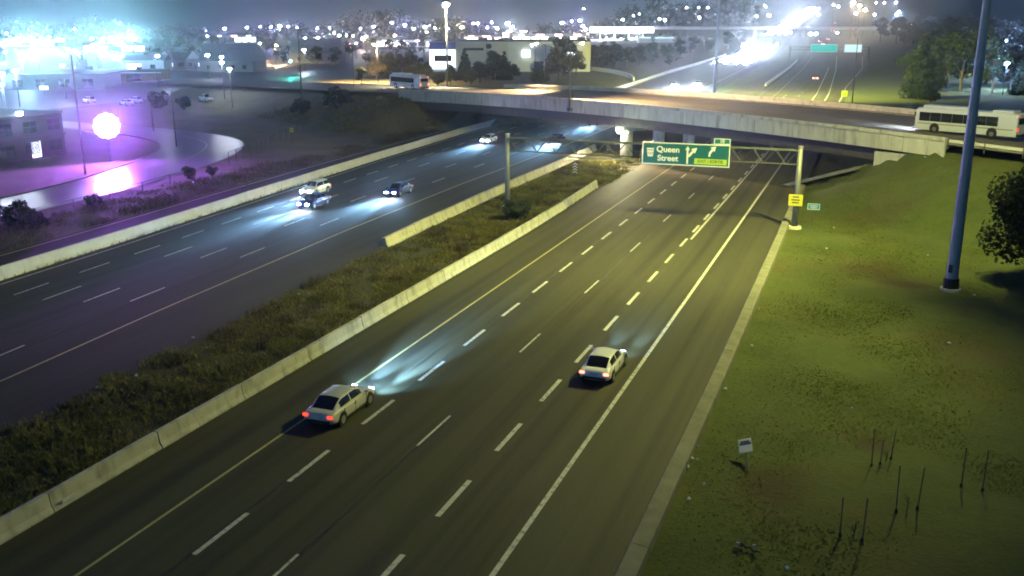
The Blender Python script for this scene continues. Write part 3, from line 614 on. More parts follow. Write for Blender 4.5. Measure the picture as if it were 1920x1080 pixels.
# ================================================================ vehicles
KINDS = {
 'sedan': dict(L=4.75, W=.915, belt=.94, hood=.86, roof=1.45, ws0=1.28, ws1=.22, rw0=-1.92, rw1=-.92, trunk=.95),
 'suv':   dict(L=4.7, W=.93, belt=1.05, hood=1.0, roof=1.70, ws0=1.05, ws1=.42, rw0=-2.12, rw1=-1.78, trunk=1.06),
 'hatch': dict(L=4.2, W=.88, belt=.95, hood=.88, roof=1.48, ws0=.95, ws1=.2, rw0=-1.95, rw1=-1.45, trunk=.97),
 'pickup': dict(L=5.6, W=.98, belt=1.12, hood=1.1, roof=1.82, ws0=1.25, ws1=.65, rw0=-.75, rw1=-.6, trunk=1.05),
}
def make_car(name, kind, paint, head='head', tail='tail', simple=False, beams=False):
    k = KINDS[kind]; t = empty(name); h = k['L']/2; W = k['W']; Lm = L
    st = [(-h, W*.80, k['trunk']-.22, .42), (-h+.10, W*.93, k['trunk']-.06, .30), (-h+.45, W*.985, k['trunk'], .22), (-h*.5, W, max(k['belt'], k['trunk']), .2), (0, W, k['belt'], .19),
          (h*.45, W, k['belt']-.02, .2), (h*.62, W*.99, k['hood']+.0, .2), (h-.42, W*.95, k['hood']-.08, .22), (h-.10, W*.86, k['hood']-.2, .27), (h, W*.70, k['hood']-.32, .36)]
    rings = []
    for y, w, zt, zb in st:
        half = [(w*.80, zb), (w*.97, zb+.10), (w, zb+.30 if zb+.30 < zt-.12 else (zb+zt)/2), (w*.985, zt-.12), (w*.90, zt-.015), (w*.5, zt+.015)]
        rings.append([(x, y, z) for x, z in half]+[(-x, y, z) for x, z in half[::-1]])
    MB().loft(rings).build('body', M[paint], t, True, subd=0 if simple else 2)
    # glasshouse: one curved surface, cut into roof, glass and pillars
    zb = k['belt']-.05; wb = W*.90; wr = W*.68; zr = k['roof']; y0, y1, y2, y3 = k['rw0'], k['rw1'], k['ws1'], k['ws0']
    nu, nv = (15, 11) if simple else (41, 29)
    ys = [y0+(y3-y0)*i/(nu-1) for i in range(nu)]; ts = [-1+2*j/(nv-1) for j in range(nv)]
    def ramp(y):
        r = min(1.0, max(0.0, (y-y0)/(y1-y0)), max(0.0, (y3-y)/(y3-y2))); r = 1-(1-r)**1.55
        return r*(1-.05*((y-(y1+y2)/2)/(y3-y0)*2)**2)
    def cpt(y, t):
        hh = (zr-zb)*ramp(y); a = abs(t); sg = 1 if t >= 0 else -1; w_ = wb*(1-.05*max(0, (y-y2)/(y3-y2))-.06*max(0, (y1-y)/(y1-y0)))
        if a > .6: q = (1-a)/.4; return (sg*(w_-(w_-wr)*(q**1.25)), y, zb+hh*.86*q)
        return (sg*wr*(a/.6), y, zb+hh*(.86+.14*(1-(a/.6)**2)))
    grid = {(i, j): cpt(ys[i], ts[j]) for i in range(nu) for j in range(nv)}; buckets = {}
    ym = (y1+y2)/2
    for i in range(nu-1):
        yc = (ys[i]+ys[i+1])/2; rp = ramp(yc)
        for j in range(nv-1):
            tc = (ts[j]+ts[j+1])/2; a = abs(tc); key = 'cabin'
            if a < .54 and .12 < rp < .93 and (yc < y1 or yc > y2): key = 'rear_window' if yc < y1 else 'windscreen'
            elif a > .6:
                q = (1-a)/.4
                if .22 < q < .93 and y0+(y1-y0)*.55 < yc < y3-(y3-y2)*.42 and abs(yc-ym) > .05: key = ('side_window', tc > 0, yc > ym)
            buckets.setdefault(key, []).append((i, j))
    for key, cells in buckets.items():
        ids = {}; m = MB()
        for i, j in cells:
            f = []
            for c in ((i, j), (i+1, j), (i+1, j+1), (i, j+1)):
                if c not in ids: ids[c] = len(m.v); m.v.append(grid[c])
                f.append(ids[c])
            m.f.append(tuple(f))
        m.build(key if isinstance(key, str) else key[0], M[paint] if key == 'cabin' else M['glass'], t, True)
    wy = (-h+.98, h-.92)
    tyre = MB(); R_ = .34 if kind in ('sedan', 'hatch') else .39
    for x in (-1, 1):
        for y in wy:
            w = MB().tube((x*(W-.20), y, R_), (x*(W+.012), y, R_), R_, n=14 if not simple else 10).build('wheel', M['tyre'], t)
            if not simple:
                MB().tube((x*(W+.005), y, R_), (x*(W+.024), y, R_), R_*.62, n=10).build('rim', M['rim'], w)
                MB().tube((x*(W-.25), y, R_+.02), (x*(W-.004), y, R_+.02), R_+.07, n=16).build('wheel_arch', M['black'], t)
    zl = k['hood']-.22; zt = k['trunk']-.20
    for x in (-1, 1):
        MB().box((x*W*.56, h-.008, zl-.05), (.30, .05, .11)).build('headlight', L[head], t)
        MB().box((x*W*.76, -h+.055, zt), (.30, .10, .15)).build('taillight', L[tail], t, bevel=.02)
    if not simple:
        MB().box((0, -h+.03, .48), (W*1.5, .12, .16)).build('rear_bumper', M['black'], t, bevel=.03); MB().box((0, h-.04, .42), (W*1.35, .12, .16)).build('grille', M['black'], t, bevel=.03)
        MB().box((0, -h+.002, zt-.04), (.50, .03, .15)).build('number_plate', M['sign_white'], t)
        for x in (-1, 1):
            MB().box((x*(W+.07), k['ws0']-.28, k['belt']+.05), (.2, .12, .13)).build('mirror', M[paint], t, bevel=.02)
            MB().box((x*(W*1.0), -.1, k['belt']-.2), (.035, .18, .03)).build('door_handle', M['black'], t)
            for sy in (k['ws0']-.22, -.08, k['rw0']*.62): MB().box((x*(W-.012), sy, .62), (.03, .018, .5)).build('door_seam', M['black'], t)
            MB().box((x*(W-.01), .0, .27), (.05, k['L']*.42, .10)).build('sill', M['black'], t)
    if kind == 'pickup':
        MB().box((0, -1.75, 1.10), (W*1.6, 1.9, .05)).build('bed_liner', M['black'], t)
    if beams:
        bw = beams if beams is not True else 1.0
        for x in (-.6, .6):
            for pw, cone, drop in ((40000, 24, -.70), (1500, 95, -1.2)):
                lo = lamp_light('beam', 'SPOT', (x, h+.06, zl), (.30, .62, 1.0), pw*bw, t, .15, R(cone), None, 1.0)
                lo.rotation_euler = Vector((x*.8, 12.0, drop)).to_track_quat('-Z', 'Y').to_euler()
    return t
def put(t, x, y, rz, label, group=None, cat='car', z=0.0):
    t.location = (x, y, z+float(rise(x, y))); t.rotation_euler = (0, 0, rz); tag(t, label, cat, group); return t
sbdir = R(180)+R(1.6)
put(make_car('sedan', 'sedan', 'car_silver', head='head_away', tail='tail', beams=2.2), -24.6, 40.3, R(.5), 'silver sedan driving away in the left northbound lane, red tail lights on')
put(make_car('sedan', 'sedan', 'car_white', head='head_away', tail='tail_bright', beams=.35), -13.25, 51.0, R(0), 'white sedan driving away in the right northbound lane')
put(make_car('hatchback', 'suv', 'car_white', beams=1.1), -61.6, 97.6, sbdir, 'white car with headlights on, beside the pale southbound wall')
put(make_car('sedan', 'sedan', 'car_blue', beams=1.5), -57.6, 90.8, sbdir, 'dark blue sedan with headlights on, next to the white southbound car')
put(make_car('sedan', 'sedan', 'car_blue', beams=1.5), -52.2, 101.0, sbdir, 'dark blue sedan with headlights on, alone in the middle southbound lane')
put(make_car('sedan', 'hatch', 'car_white', beams=.9), -61.2, 152.5, sbdir, 'pale car with glaring headlights coming out left of the gantry post')
put(make_car('sedan', 'sedan', 'car_blue', beams=1.2), -50.6, 158.0, sbdir, 'dark blue car with headlights on, seen above the gantry truss')
put(make_car('sedan', 'suv', 'car_black', beams=.7), -52.3, 188.5, sbdir, 'car with headlights on just emerging under the overpass beside the pier')
put(make_car('sedan', 'suv', 'car_black', head='head_glare'), -60.0, 311, sbdir, 'left one of two dazzling cars just beyond the overpass')
put(make_car('sedan', 'suv', 'car_grey', head='head_glare'), -54.3, 321, sbdir, 'right one of two dazzling cars just beyond the overpass')
put(make_car('sedan', 'sedan', 'car_red', tail='tail_far', simple=True, beams=.4), -20.2, 372, R(.6), 'red car driving away alone beyond the overpass')
# far southbound queue
fsed = make_car('sedan', 'sedan', 'car_grey', head='head_far', simple=True); fsuv = make_car('sedan', 'suv', 'car_black', head='head_far', simple=True); first = [True, True]
def far_car(proto, i, x, y, rz, label, group):
    c = proto if first[i] else copy_tree(proto); first[i] = False
    return put(c, x, y, rz, label, group)
rf = random.Random(3)
for q in (.13, .34, .55, .76):
    y = 498+rf.uniform(0, 14)
    while y < 800:
        i = rf.randrange(2); far_car((fsed, fsuv)[i], i, sb(q, y)+rf.uniform(-.3, .3), y, sbdir+R(1.5), 'southbound car in the dazzling far queue of headlights', 'far queue of southbound headlights'); y += rf.uniform(15, 30)
    y = 930+rf.uniform(0, 20)
    while y < 1560:
        i = rf.randrange(2); far_car((fsed, fsuv)[i], i, sb(q, y)+rf.uniform(-.3, .3), y, sbdir, 'southbound car on the far hill with headlights on', 'headlights on the far hill'); y += rf.uniform(24, 48)
far_car(fsuv, 1, sb(.85, 585), 585, sbdir, 'dazzling southbound car nearest the outer wall beyond the light mast', None)
nfar = make_car('sedan', 'suv', 'car_black', tail='tail_far', simple=True); ff = True
for x, y in ((-18, 760), (-22, 790), (-15, 775), (-25, 830), (-19, 860), (-16, 1000), (-22, 1060), (-19, 1150)):
    c = nfar if ff else copy_tree(nfar); ff = False; put(c, nbx(x, y), y, R(1.2), 'northbound car far off with red tail lights', 'far northbound tail lights')

# ---- buses
def make_bus(name):
    t = empty(name); h = 6.1; W = 1.28
    prof = [(W*.96, .32), (W, .45), (W, 2.55), (W*.93, 2.86), (W*.70, 2.98), (-W*.70, 2.98), (-W*.93, 2.86), (-W, 2.55), (-W, .45), (-W*.96, .32)]
    MB().loft([[(x*(.96 if abs(y) > 6.0 else 1), y, z if z < 2.5 or abs(y) < 6.0 else z-.10) for x, z in prof] for y in (-h, -h+.12, 0, h-.15, h)]).build('body', M['bus_white'], t, bevel=.03)
    MB().box((0, 2.6, 3.13), (1.9, 5.6, .34)).build('roof_pod', M['bus_white'], t, bevel=.10); MB().box((0, -4.2, 3.10), (1.9, 2.4, .26)).build('roof_vent', M['bus_white'], t, bevel=.08)
    for s in (-1, 1):
        for i in range(7):
            y0 = -3.9+i*1.36; MB().box((s*(W+.004), y0+.64, 1.94), (.03, 1.335, 1.06)).build('side_window', M['glass'], t, bevel=.01)
        for y in (-3.35, 3.55):
            MB().tube((s*(W-.1), y, .62), (s*(W+.006), y, .62), .62, n=18).build('wheel_arch', M['black'], t)
            w = MB().tube((s*(W-.32), y, .50), (s*(W+.02), y, .50), .49, n=16).build('wheel', M['tyre'], t); MB().tube((s*(W+.01), y, .50), (s*(W+.035), y, .50), .27, n=12).build('rim', M['rim'], w)
        MB().box((s*.88, h+.01, .85), (.34, .06, .22)).build('headlight', L['head'], t); MB().box((s*1.02, -h-.005, 1.15), (.22, .05, .42)).build('taillight', L['tail'], t); MB().box((s*1.0, -h-.005, 2.7), (.2, .05, .14)).build('taillight', L['tail'], t)
        MB().box((s*(W+.25), h-.1, 2.2), (.22, .1, .5)).build('mirror', M['black'], t)
        MB().box((s*(W+.004), 0, 1.12), (.02, 11.4, .07)).build('stripe', M['black'], t)
    for y in (4.9, .15): MB().box((W+.012, y, 1.55), (.03, 1.15, 2.0)).build('door', M['glass'], t, bevel=.01)
    MB().box((0, h+.005, 1.75), (2.3, .05, 1.35)).build('windscreen', M['glass'], t, bevel=.03); MB().box((0, h+.012, 2.62), (1.7, .05, .26)).build('destination_display', L['dest'], t)
    MB().box((0, -h-.004, 2.1), (1.9, .04, .7)).build('rear_window', M['glass'], t); MB().box((0, -h-.03, .5), (2.4, .12, .22)).build('rear_bumper', M['black'], t)
    for x in (-.8, .8):
        lo = lamp_light('beam', 'SPOT', (x, h+.12, .85), (.72, .88, 1.0), 9000, t, .1, R(50), None, .9); lo.rotation_euler = Vector((0, 12, -.95)).to_track_quat('-Z', 'Y').to_euler()
    return t
qdir = math.atan2(-BD[1], -BD[0])-R(90)          # heading along the street, to the left
b1 = make_bus('transit_bus'); s_ = 46.6; p = from_sn(s_, 11.2); b1.location = (p[0], p[1], float(zdeck(s_))+.01); b1.rotation_euler = (0, R(-1.5)*0, qdir); tag(b1, 'large white transit bus at the right end of the overpass', 'bus')
b2 = copy_tree(b1); s_ = -81.5; p = from_sn(s_, 15.5); b2.location = (p[0], p[1], float(zdeck(s_))+.01); tag(b2, 'white transit bus leaving the overpass at its left end', 'bus')
for ch in b2.children:
    if ch.name.startswith('taillight'): ch.data = ch.data.copy(); ch.data.materials[0] = L['tail_bright']
# parked vehicles on the left lot
pk = make_car('pickup_truck', 'pickup', 'car_white', head='window', tail='black', simple=False) if False else None
L['off'] = M['sign_white']; L['toff'] = mat('red_lens', (.25, .02, .02), .3)
p = G(386, 190); put(make_car('pickup_truck', 'pickup', 'car_white', head='off', tail='toff'), p[0], p[1], R(62), 'white pickup truck parked at the foot of the green bank', None, 'pickup', float(hgt(p[0], p[1]))-float(rise(p[0], p[1])))
for (px, py, kd, pt, lab) in ((167, 193, 'suv', 'car_white', 'white van-like car parked left of the other lot cars'), (237, 197, 'sedan', 'car_white', 'white sedan parked just above the purple lamp'), (254, 193, 'suv', 'car_white', 'white sport utility car parked right of the white sedan in the lot'), (355, 172, 'sedan', 'car_grey', 'car with headlights on turning in the left lot')):
    p = G(px, py); put(make_car('parked_car', kd, pt, head='head' if px == 355 else 'off', tail='toff'), p[0], p[1], R(70) if px != 355 else R(-130), lab)

# ================================================================ lamps of the place
def lamp_post(name, loc, h, lens, label, group=None, arm=None, pole='galv', r=.11, head=.45, double=False, basez=0, power=None, aim=(0, 0), spot=165):
    t = empty(name, loc); tag(t, label, 'lamp', group)
    MB().tube((0, 0, basez), (0, 0, h), r, r*.6, 8).build('pole', M[pole], t, True)
    if arm:
        ax, ay = arm; m = MB(); m.tube((0, 0, h-.3), (ax*.5, ay*.5, h+.15), r*.5, n=6); m.tube((ax*.5, ay*.5, h+.15), (ax, ay, h+.2), r*.5, n=6); m.build('arm', M[pole], t)
        MB().box((ax, ay, h+.22), (.8, .35, .14), math.atan2(ay, ax)).build('lamp_head', M['galv'], t); MB().ball((ax, ay, h+.12), (head, head*.7, head*.5), 10, 6).build('lens', L[lens], t)
        if power:
            lamp_light('lamp_glow', 'SPOT', (ax, ay, h-.05), (1.0, .68, .32), power*2.4, t, .3, R(spot), (ax+aim[0], ay+aim[1], 0), .5)
    else:
        MB().box((0, 0, h+.1), (.9, .5, .16)).build('lamp_head', M['galv'], t); MB().ball((0, 0, h-.02-head*.3), (head, head, head*.6), 10, 6).build('lens', L[lens], t)
    return t
_lamp_proto = {}
def lot_lamp(px, py, h, lens, label, group, head=.5, maxd=None):
    """copies share meshes per (height, lens, head)"""
    if maxd: q = lamp_pt(px, py, maxd); x, y = q[0], q[1]; g = float(hgt(x, y)); hh = q[2]-g
    else: q = G(px, py, h); x, y = q[0], q[1]; g = float(hgt(x, y)); hh = h
    key = (round(hh, 1), lens, head)
    if key not in _lamp_proto:
        t = lamp_post('lot_lamp', (x, y, g), hh, lens, label, group, None, 'galv', .12, head); _lamp_proto[key] = t
    else:
        t = copy_tree(_lamp_proto[key]); t.location = (x, y, g); tag(t, label, 'lamp', group)
    return t
# the purple lamp by the bend, extra heads added to imitate its bloom
p = G(200, 236, 5.2); pp = (p[0], p[1], float(hgt(p[0], p[1])))
fb = empty('bloomed_lamp', pp, math.atan2(pp[1], pp[0])-R(90)+R(8)); tag(fb, 'dazzling purple lamp above the lawn inside the bend, widened with added heads for bloom', 'floodlight')
MB().tube((0, .25, -.2), (0, .25, 5.6), .11, .09, 8).build('pole', M['galv'], fb, True); MB().box((0, .2, 4.75), (3.2, .1, .1)).build('crossbar', M['galv'], fb); MB().box((0, .2, 5.65), (3.2, .1, .1)).build('crossbar', M['galv'], fb)
for k in range(19):  # rings of added heads round the lamp stand in for its bloom
    a = math.pi/3*k if k < 7 else math.pi/6*(k-7); rr_ = 0 if k == 6 else (.72 if k < 6 else 1.42); hx, hzz = rr_*math.cos(a), rr_*math.sin(a)
    hd = MB().tube((hx, .16, 5.2+hzz), (hx, -.10, 5.2+hzz), .30, .37, 12).build('lamp_housing', M['black'], fb); MB().tube((hx, -.10, 5.2+hzz), (hx, -.14, 5.2+hzz), .38, .37, 12).build('lens', L['purple'], hd)
# slim dark poles on the left
def plain_pole(px0, py0, py1, r, label, mt='wood', name='utility_pole', cross=False, px1=None, group=None):
    p = G(px0, py0); g = float(hgt(p[0], p[1])); top = GY(px1 or px0, py1, p[1]); h = top[2]-g
    t = empty(name, (p[0], p[1], g)); tag(t, label, 'pole', group)
    MB().tube((0, 0, -.2), (0, 0, h), r, r*.65, 8).build('shaft', M[mt], t, True)
    if cross:
        MB().box((0, 0, h-.5), (2.4, .12, .12), YAW).build('crossarm', M[mt], t)
        for x in (-1, -.5, .5, 1): MB().tube((x*math.cos(YAW), x*math.sin(YAW), h-.44), (x*math.cos(YAW), x*math.sin(YAW), h-.25), .05, n=6).build('insulator', M['sign_white'], t)
    return t
t = plain_pole(160, 326, 103, .15, 'tall dark lamp pole on the kerb of the purple lawn', 'wood', 'lamp_pole', px1=129)
plain_pole(288, 246, 176, .10, 'slim pole on the bend right of the purple lamp'); plain_pole(331, 275, 170, .10, 'leaning slim pole at the tip of the purple lawn', px1=319)
plain_pole(566, 186, 52, .17, 'dark utility pole on the left embankment slope', cross=True, px1=554)
plain_pole(664, 172, 88, .13, 'slim pole at the kerb of the street left of the bus', px1=657)
plain_pole(840, 152, 40, .16, 'dark utility pole among the trees behind the left bus', cross=True, px1=838); plain_pole(913, 150, 62, .14, 'dark utility pole in front of the warehouse', cross=True, px1=911); plain_pole(796, 138, 62, .14, 'dark utility pole left of the blue shop entrance', px1=794)
plain_pole(1597, 198, 72, .14, 'slim pole beside the far northbound ramp', 'galv', px1=1601)
# street lamps
q = from_sn(-11.1, -.45); z0 = float(zdeck(-11.1)); lp = lamp_post('street_lamp', (q[0], q[1], z0), 9.2, 'warm', 'street lamp bracketed to the near face of the overpass', None, (2.4*BN[0], 2.4*BN[1]), 'galv', .12, .30, basez=-1.0, power=66000, aim=(8*BN[0]+6*BD[0], 8*BN[1]+6*BD[1]), spot=128)
MB().box((0, .1, -.8), (.7, .5, .5), math.atan2(BD[1], BD[0])).build('bracket', M['galv'], lp)
def street_lamp_at(px, pytop, pybase, lens, label, head=.4, arm=(1.6, .6), power=None):
    p = G(px, pybase); g = float(hgt(p[0], p[1])); h = GY(px, pytop, p[1])[2]-g
    return lamp_post('street_lamp', (p[0], p[1], g), h, lens, label, None, arm, 'galv', .13, head, power=power)
street_lamp_at(709, 84, 157, 'warm', 'warm street lamp on the kerb just left of the bus', .42, (-1.2, .3), 170000)
q = from_sn(-49, BW+.45); z0 = float(zdeck(-49)); lamp_post('street_lamp', (q[0], q[1], z0), 9.0, 'warm', 'street lamp on the far parapet of the overpass by the pale shrub', None, (-2.4*BN[0], -2.4*BN[1]), 'galv', .12, .30, basez=-1.0, power=38000, aim=(-5*BN[0], -5*BN[1]), spot=104)
street_lamp_at(1003, 85, 146, 'white', 'twin street lamp behind the overpass, in front of the long white wall', .5, (-1.2, 0))
q = lamp_pt(836, 7, 236); g = float(hgt(q[0], q[1])); lm = lamp_post('high_lamp', (q[0], q[1], g), q[2]-g, 'warm', 'tall pale lamp mast with a warm lit head rising over the tree row', None, None, 'steel_pale', .2, .75); lamp_light('lamp_glow', 'SPOT', (0, 0, q[2]-g-.8), (1.0, .88, .42), 240000, lm, .5, R(120), (0, 0, 0), .6)
for (px, py, lens, lab) in ((433, 88, 'warm', 'warm lamp left of the green signal, leftmost of the row'), (457, 87, 'warm', 'warm lamp left of the green signal, second of the row'), (484, 82, 'warm', 'bright warm lamp just left of the tall white sign'), (515, 86, 'warm', 'warm star-like lamp right of the tall white sign'), (290, 106, 'white', 'white twin lamp in front of the lit low house'), (372, 178, 'white', 'low lamp beside the parked pickup')):
    p = G(px, py, 9.0) if py < 150 else None
    if p is None: continue
    lamp_post('street_lamp', (p[0], p[1], float(hgt(p[0], p[1]))), 9.0, lens, lab, None, (1.0, 0), 'galv', .12, .55, power=60000 if lens == 'warm' else None)
# traffic signal
p = G(545, 113, 6.0); g = float(hgt(p[0], p[1])); ts = empty('traffic_signal', (p[0], p[1], g)); tag(ts, 'traffic signal showing green at the street junction', 'traffic light')
MB().tube((2.5, 1, 0), (2.5, 1, 6.8), .12, n=8).build('pole', M['galv'], ts); MB().tube((2.5, 1, 6.5), (0, 0, 6.6), .07, n=6).build('mast_arm', M['galv'], ts); MB().box((0, 0, 6.1), (.45, .3, 1.2), YAW).build('signal_head', M['black'], ts)
for i, mt in enumerate((L['green'], M['sign_black'], M['sign_black'])): MB().ball((.05, -.18, 5.72+.38*i), (.3 if i == 0 else .13, .12, .3 if i == 0 else .13), 10, 6).build('lens', mt, ts)
# far lot lamps: (px, py, lens, head)
cl = dict(
 lot=('dazzling lamp over the car lot at far left', 'lamps over the far left car lot', 9.0, [(12, 62, 'cool', .7), (30, 72, 'cool', .8), (46, 73, 'cyan', .75), (62, 71, 'cyan', .8), (92, 69, 'cool', .7), (110, 73, 'cool', .7), (118, 75, 'cool', .5), (70, 98, 'cyan', 1.15), (5, 83, 'cool', .6), (10, 97, 'cool', .4), (140, 54, 'cool', .3), (172, 72, 'cool', .7), (193, 73, 'cyan', .9), (207, 70, 'cyan', .9), (222, 77, 'cyan', .9), (244, 66, 'cyan', 1.0), (252, 72, 'cyan', .8), (128, 92, 'cool', .4), (140, 94, 'white', .6), (147, 99, 'white', .5), (160, 95, 'white', .55), (180, 96, 'cool', .5), (189, 105, 'cool', .4), (42, 112, 'cool', .45), (28, 131, 'cool', .5), (3, 137, 'cool', .5), (117, 122, 'white', .4), (3, 157, 'cool', .3)]),
 mid=('small white lamp on a pole behind the far houses', 'lamps behind the far houses', 9.0, [(310, 60, 'violet', .45), (348, 60, 'violet', .5), (386, 58, 'violet', .4), (388, 67, 'violet', .4), (385, 84, 'white', .4), (389, 102, 'white', .55), (421, 53, 'violet', .7), (463, 51, 'violet', .6), (488, 50, 'violet', .5), (508, 50, 'violet', .6), (415, 106, 'white', .35), (416, 116, 'white', .35), (430, 128, 'white', .35)]),
 shops=('white lamp on a pole in the shopping lots in the distance', 'lamps over the distant shopping lots', 9.0, [(524, 48, 'white', .9), (525, 56, 'warm', .8), (540, 49, 'violet', .6), (557, 51, 'violet', .35), (572, 71, 'white', .6), (596, 70, 'white', .8), (612, 72, 'white', .5), (595, 53, 'violet', .5), (618, 52, 'violet', .5), (627, 60, 'shop_pink', 1.4), (636, 66, 'white', .9), (635, 84, 'warm', .5), (650, 66, 'white', .5), (662, 67, 'white', .5), (676, 53, 'violet', .5), (680, 72, 'warm', .9), (686, 68, 'warm', .8), (701, 49, 'violet', .45), (698, 57, 'white', .8), (712, 58, 'white', .6), (735, 42, 'white', .7), (737, 56, 'white', .9), (740, 66, 'warm', .8), (759, 46, 'violet', .9), (776, 54, 'white', .6), (797, 50, 'white', .9), (800, 60, 'warm', .9), (815, 52, 'white', .4), (840, 53, 'white', .4), (866, 50, 'warm', .8), (888, 43, 'violet', .55), (896, 43, 'violet', .6), (914, 51, 'violet', .6), (922, 42, 'violet', .45), (932, 52, 'warm', .7), (952, 43, 'white', 1.3), (960, 50, 'white', 1.2), (668, 80, 'white', .35), (570, 93, 'white', .6)]),
 north=('white lamp on a tall pole over the distant northern lots', 'lamps over the distant northern lots', 11.0, [(1054, 42, 'white', 1.0), (1072, 39, 'violet', .8), (1087, 38, 'violet', .9), (1093, 48, 'warm', 1.2), (1098, 54, 'white', 1.1), (1095, 16, 'white', .3), (1168, 36, 'white', .6), (1188, 29, 'white', .5), (1199, 26, 'white', .3), (1237, 35, 'white', .6), (1247, 37, 'white', .7), (1311, 32, 'violet', .6), (1310, 14, 'white', .5), (1327, 14, 'white', .4), (1287, 14, 'white', .4), (1419, 30, 'white', .35), (1442, 28, 'white', .7), (1500, 27, 'white', .6), (1535, 27, 'violet', .6), (1435, 11, 'white', .4), (1563, 9, 'white', .4), (1572, 12, 'white', .4), (1515, 50, 'violet', .6), (1520, 63, 'white', .8), (1530, 63, 'white', .6), (1570, 61, 'white', .4), (1482, 61, 'white', .35), (1640, 27, 'warm', .5), (1643, 5, 'white', .35), (1658, 5, 'white', .35), (1680, 4, 'white', .5), (1600, 4, 'warm', 1.2), (1612, 10, 'warm', 1.1), (1622, 18, 'warm', 1.0), (1605, 24, 'warm', .8)]),
 east=('bluish lamp among the dark trees at far right', 'lamps among the right-hand trees', 9.0, [(1681, 27, 'cool', .6), (1686, 22, 'cool', .5), (1709, 46, 'warm', .6), (1838, 76, 'white', .45), (1873, 75, 'cool', .3), (1887, 76, 'cool', .35), (1862, 103, 'cool', .5), (1880, 100, 'cool', .6), (1870, 112, 'cool', .5), (1905, 113, 'cool', .55), (1888, 118, 'cool', .4), (1776, 60, 'white', .2)]))
for key, (lab, grp, h, lst) in cl.items():
    for px, py, lens, hd in lst:
        if lens == 'shop_pink': lens = 'warm'
        if py < 56: lot_lamp(px, py, h, lens, lab, grp, hd*1.25, maxd=(760 if px < 960 else 900)+(px*37 % 160))
        else: lot_lamp(px, py, h, lens, lab, grp, hd*1.15)

# ================================================================ buildings
def building(name, c, rz, w, d, h, wall, label, roof='roof', gable=0, cat='building'):
    """local x along the front, front at y = 0 facing -y"""
    z = float(hgt(c[0], c[1])); t = empty(name, (c[0], c[1], z-.1), rz); tag(t, label, cat)
    MB().box((0, d/2, h/2), (w, d, h)).build('wall', M[wall], t)
    if gable:
        m = MB(); a = w/2+.4; m.add([(-a, -.4, h), (a, -.4, h), (a, d+.4, h), (-a, d+.4, h), (-a, d/2, h+gable), (a, d/2, h+gable)], [(0, 1, 5, 4), (2, 3, 4, 5), (0, 4, 3), (1, 2, 5), (3, 2, 1, 0)]); m.build('roof', M[roof], t)
    else:
        m = MB(); m.box((0, d/2, h+.15), (w+.3, d+.3, .3)); m.build('roof', M[roof], t)
        for x, y, ww, dd, hh in ((-.2, .5, .12, .2, 1.2), (.25, .6, .1, .2, 1.0)): MB().box((x*w, y*d, h+.3+hh/2), (max(1.5, ww*w*.5), max(1.5, dd*d*.4), hh)).build('roof_unit', M['galv'], t)
    return t
def fwin(t, x, z, w, h, mt, name='window', frame=True, y=-.03, fmat='grey_wall'):
    o = MB().box((x, y, z), (w, .06, h)).build(name, mt, t)
    if frame:
        m = MB(); f = .09
        for cx, cz, ww, hh in ((x, z+h/2+f/2, w+2*f, f), (x, z-h/2-f/2, w+2*f, f), (x-w/2-f/2, z, f, h), (x+w/2+f/2, z, f, h), (x, z, f*.7, h), (x, z, w, f*.7)): m.box((cx, y-.03, cz), (ww, .07, hh))
        m.build('frame', M[fmat], o)
    return o
# brick building at the left edge; front faces the highway
b = building('office_building', (-117.2, 95.0), R(93), 42, 20, 6.5, 'brick', 'dark brick two-storey building at the left edge beside the purple lamp')
for i in range(9):
    for z in (1.8, 4.9): fwin(b, -19+i*4.75, z, 2.6, 1.7, M['glass'], fmat='black')
fwin(b, 15, 1.5, 1.8, 2.4, L['window'], 'door', False); MB().box((0, -.12, 3.35), (42.2, .2, .35)).build('band_course', M['brick'], b)
for x in (13, 8): MB().box((x, .3, 7.0), (.7, .35, .4)).build('roof_floodlight', L['white'], b)
# side facing the camera
for i in range(4):
    for z in (1.8, 4.9):
        o = MB().box((-21.03, 3+i*4.6, z), (.06, 2.4, 1.6)).build('window', M['glass'], b)
def place(px, py): q = G(px, py); return (q[0], q[1])
FC = R(0)+YAW
b = building('low_shop', place(200, 158), FC+.12, 36, 14, 4.2, 'red_wall', 'low reddish shop with pale display windows at left')
for x, mt in ((-14, L['window']), (-8.5, L['window']), (3, M['glass']), (9, M['glass'])): fwin(b, x, 2.0, 4.6, 2.4, mt)
MB().box((0, -.5, 3.9), (36.4, 1.0, .3)).build('canopy', M['concrete_pale'], b)
b = building('long_shed', place(60, 168), FC+.1, 44, 18, 4.5, 'grey_wall', 'long grey shed below the left lot lamps')
for i in range(6): fwin(b, -18+i*7, 2, 3.2, 2.4, M['glass'])
for px, lab in ((313, 'grey gabled house with white trim, left of two'), (367, 'grey gabled house with white trim, right of two')):
    b = building('house', place(px, 131), FC, 17, 12, 5.0, 'grey_wall', lab, 'roof_blue', 2.6, 'house')
    m = MB(); m.add([(-3, -1.6, 5), (3, -1.6, 5), (0, -1.6, 8.4), (-3, 4, 5), (3, 4, 5), (0, 4, 8.4)], [(0, 1, 2), (3, 5, 4), (0, 2, 5, 3), (1, 4, 5, 2), (0, 3, 4, 1)]); m.build('gable', M['pale_house'], b)
    for x in (-6, -2.2, 2.2, 6): fwin(b, x, 2.4, 1.5, 1.6, M['glass'] if x != 2.2 else L['window'])
    fwin(b, 0, 1.2, 1.1, 2.2, M['black'], 'door', False)
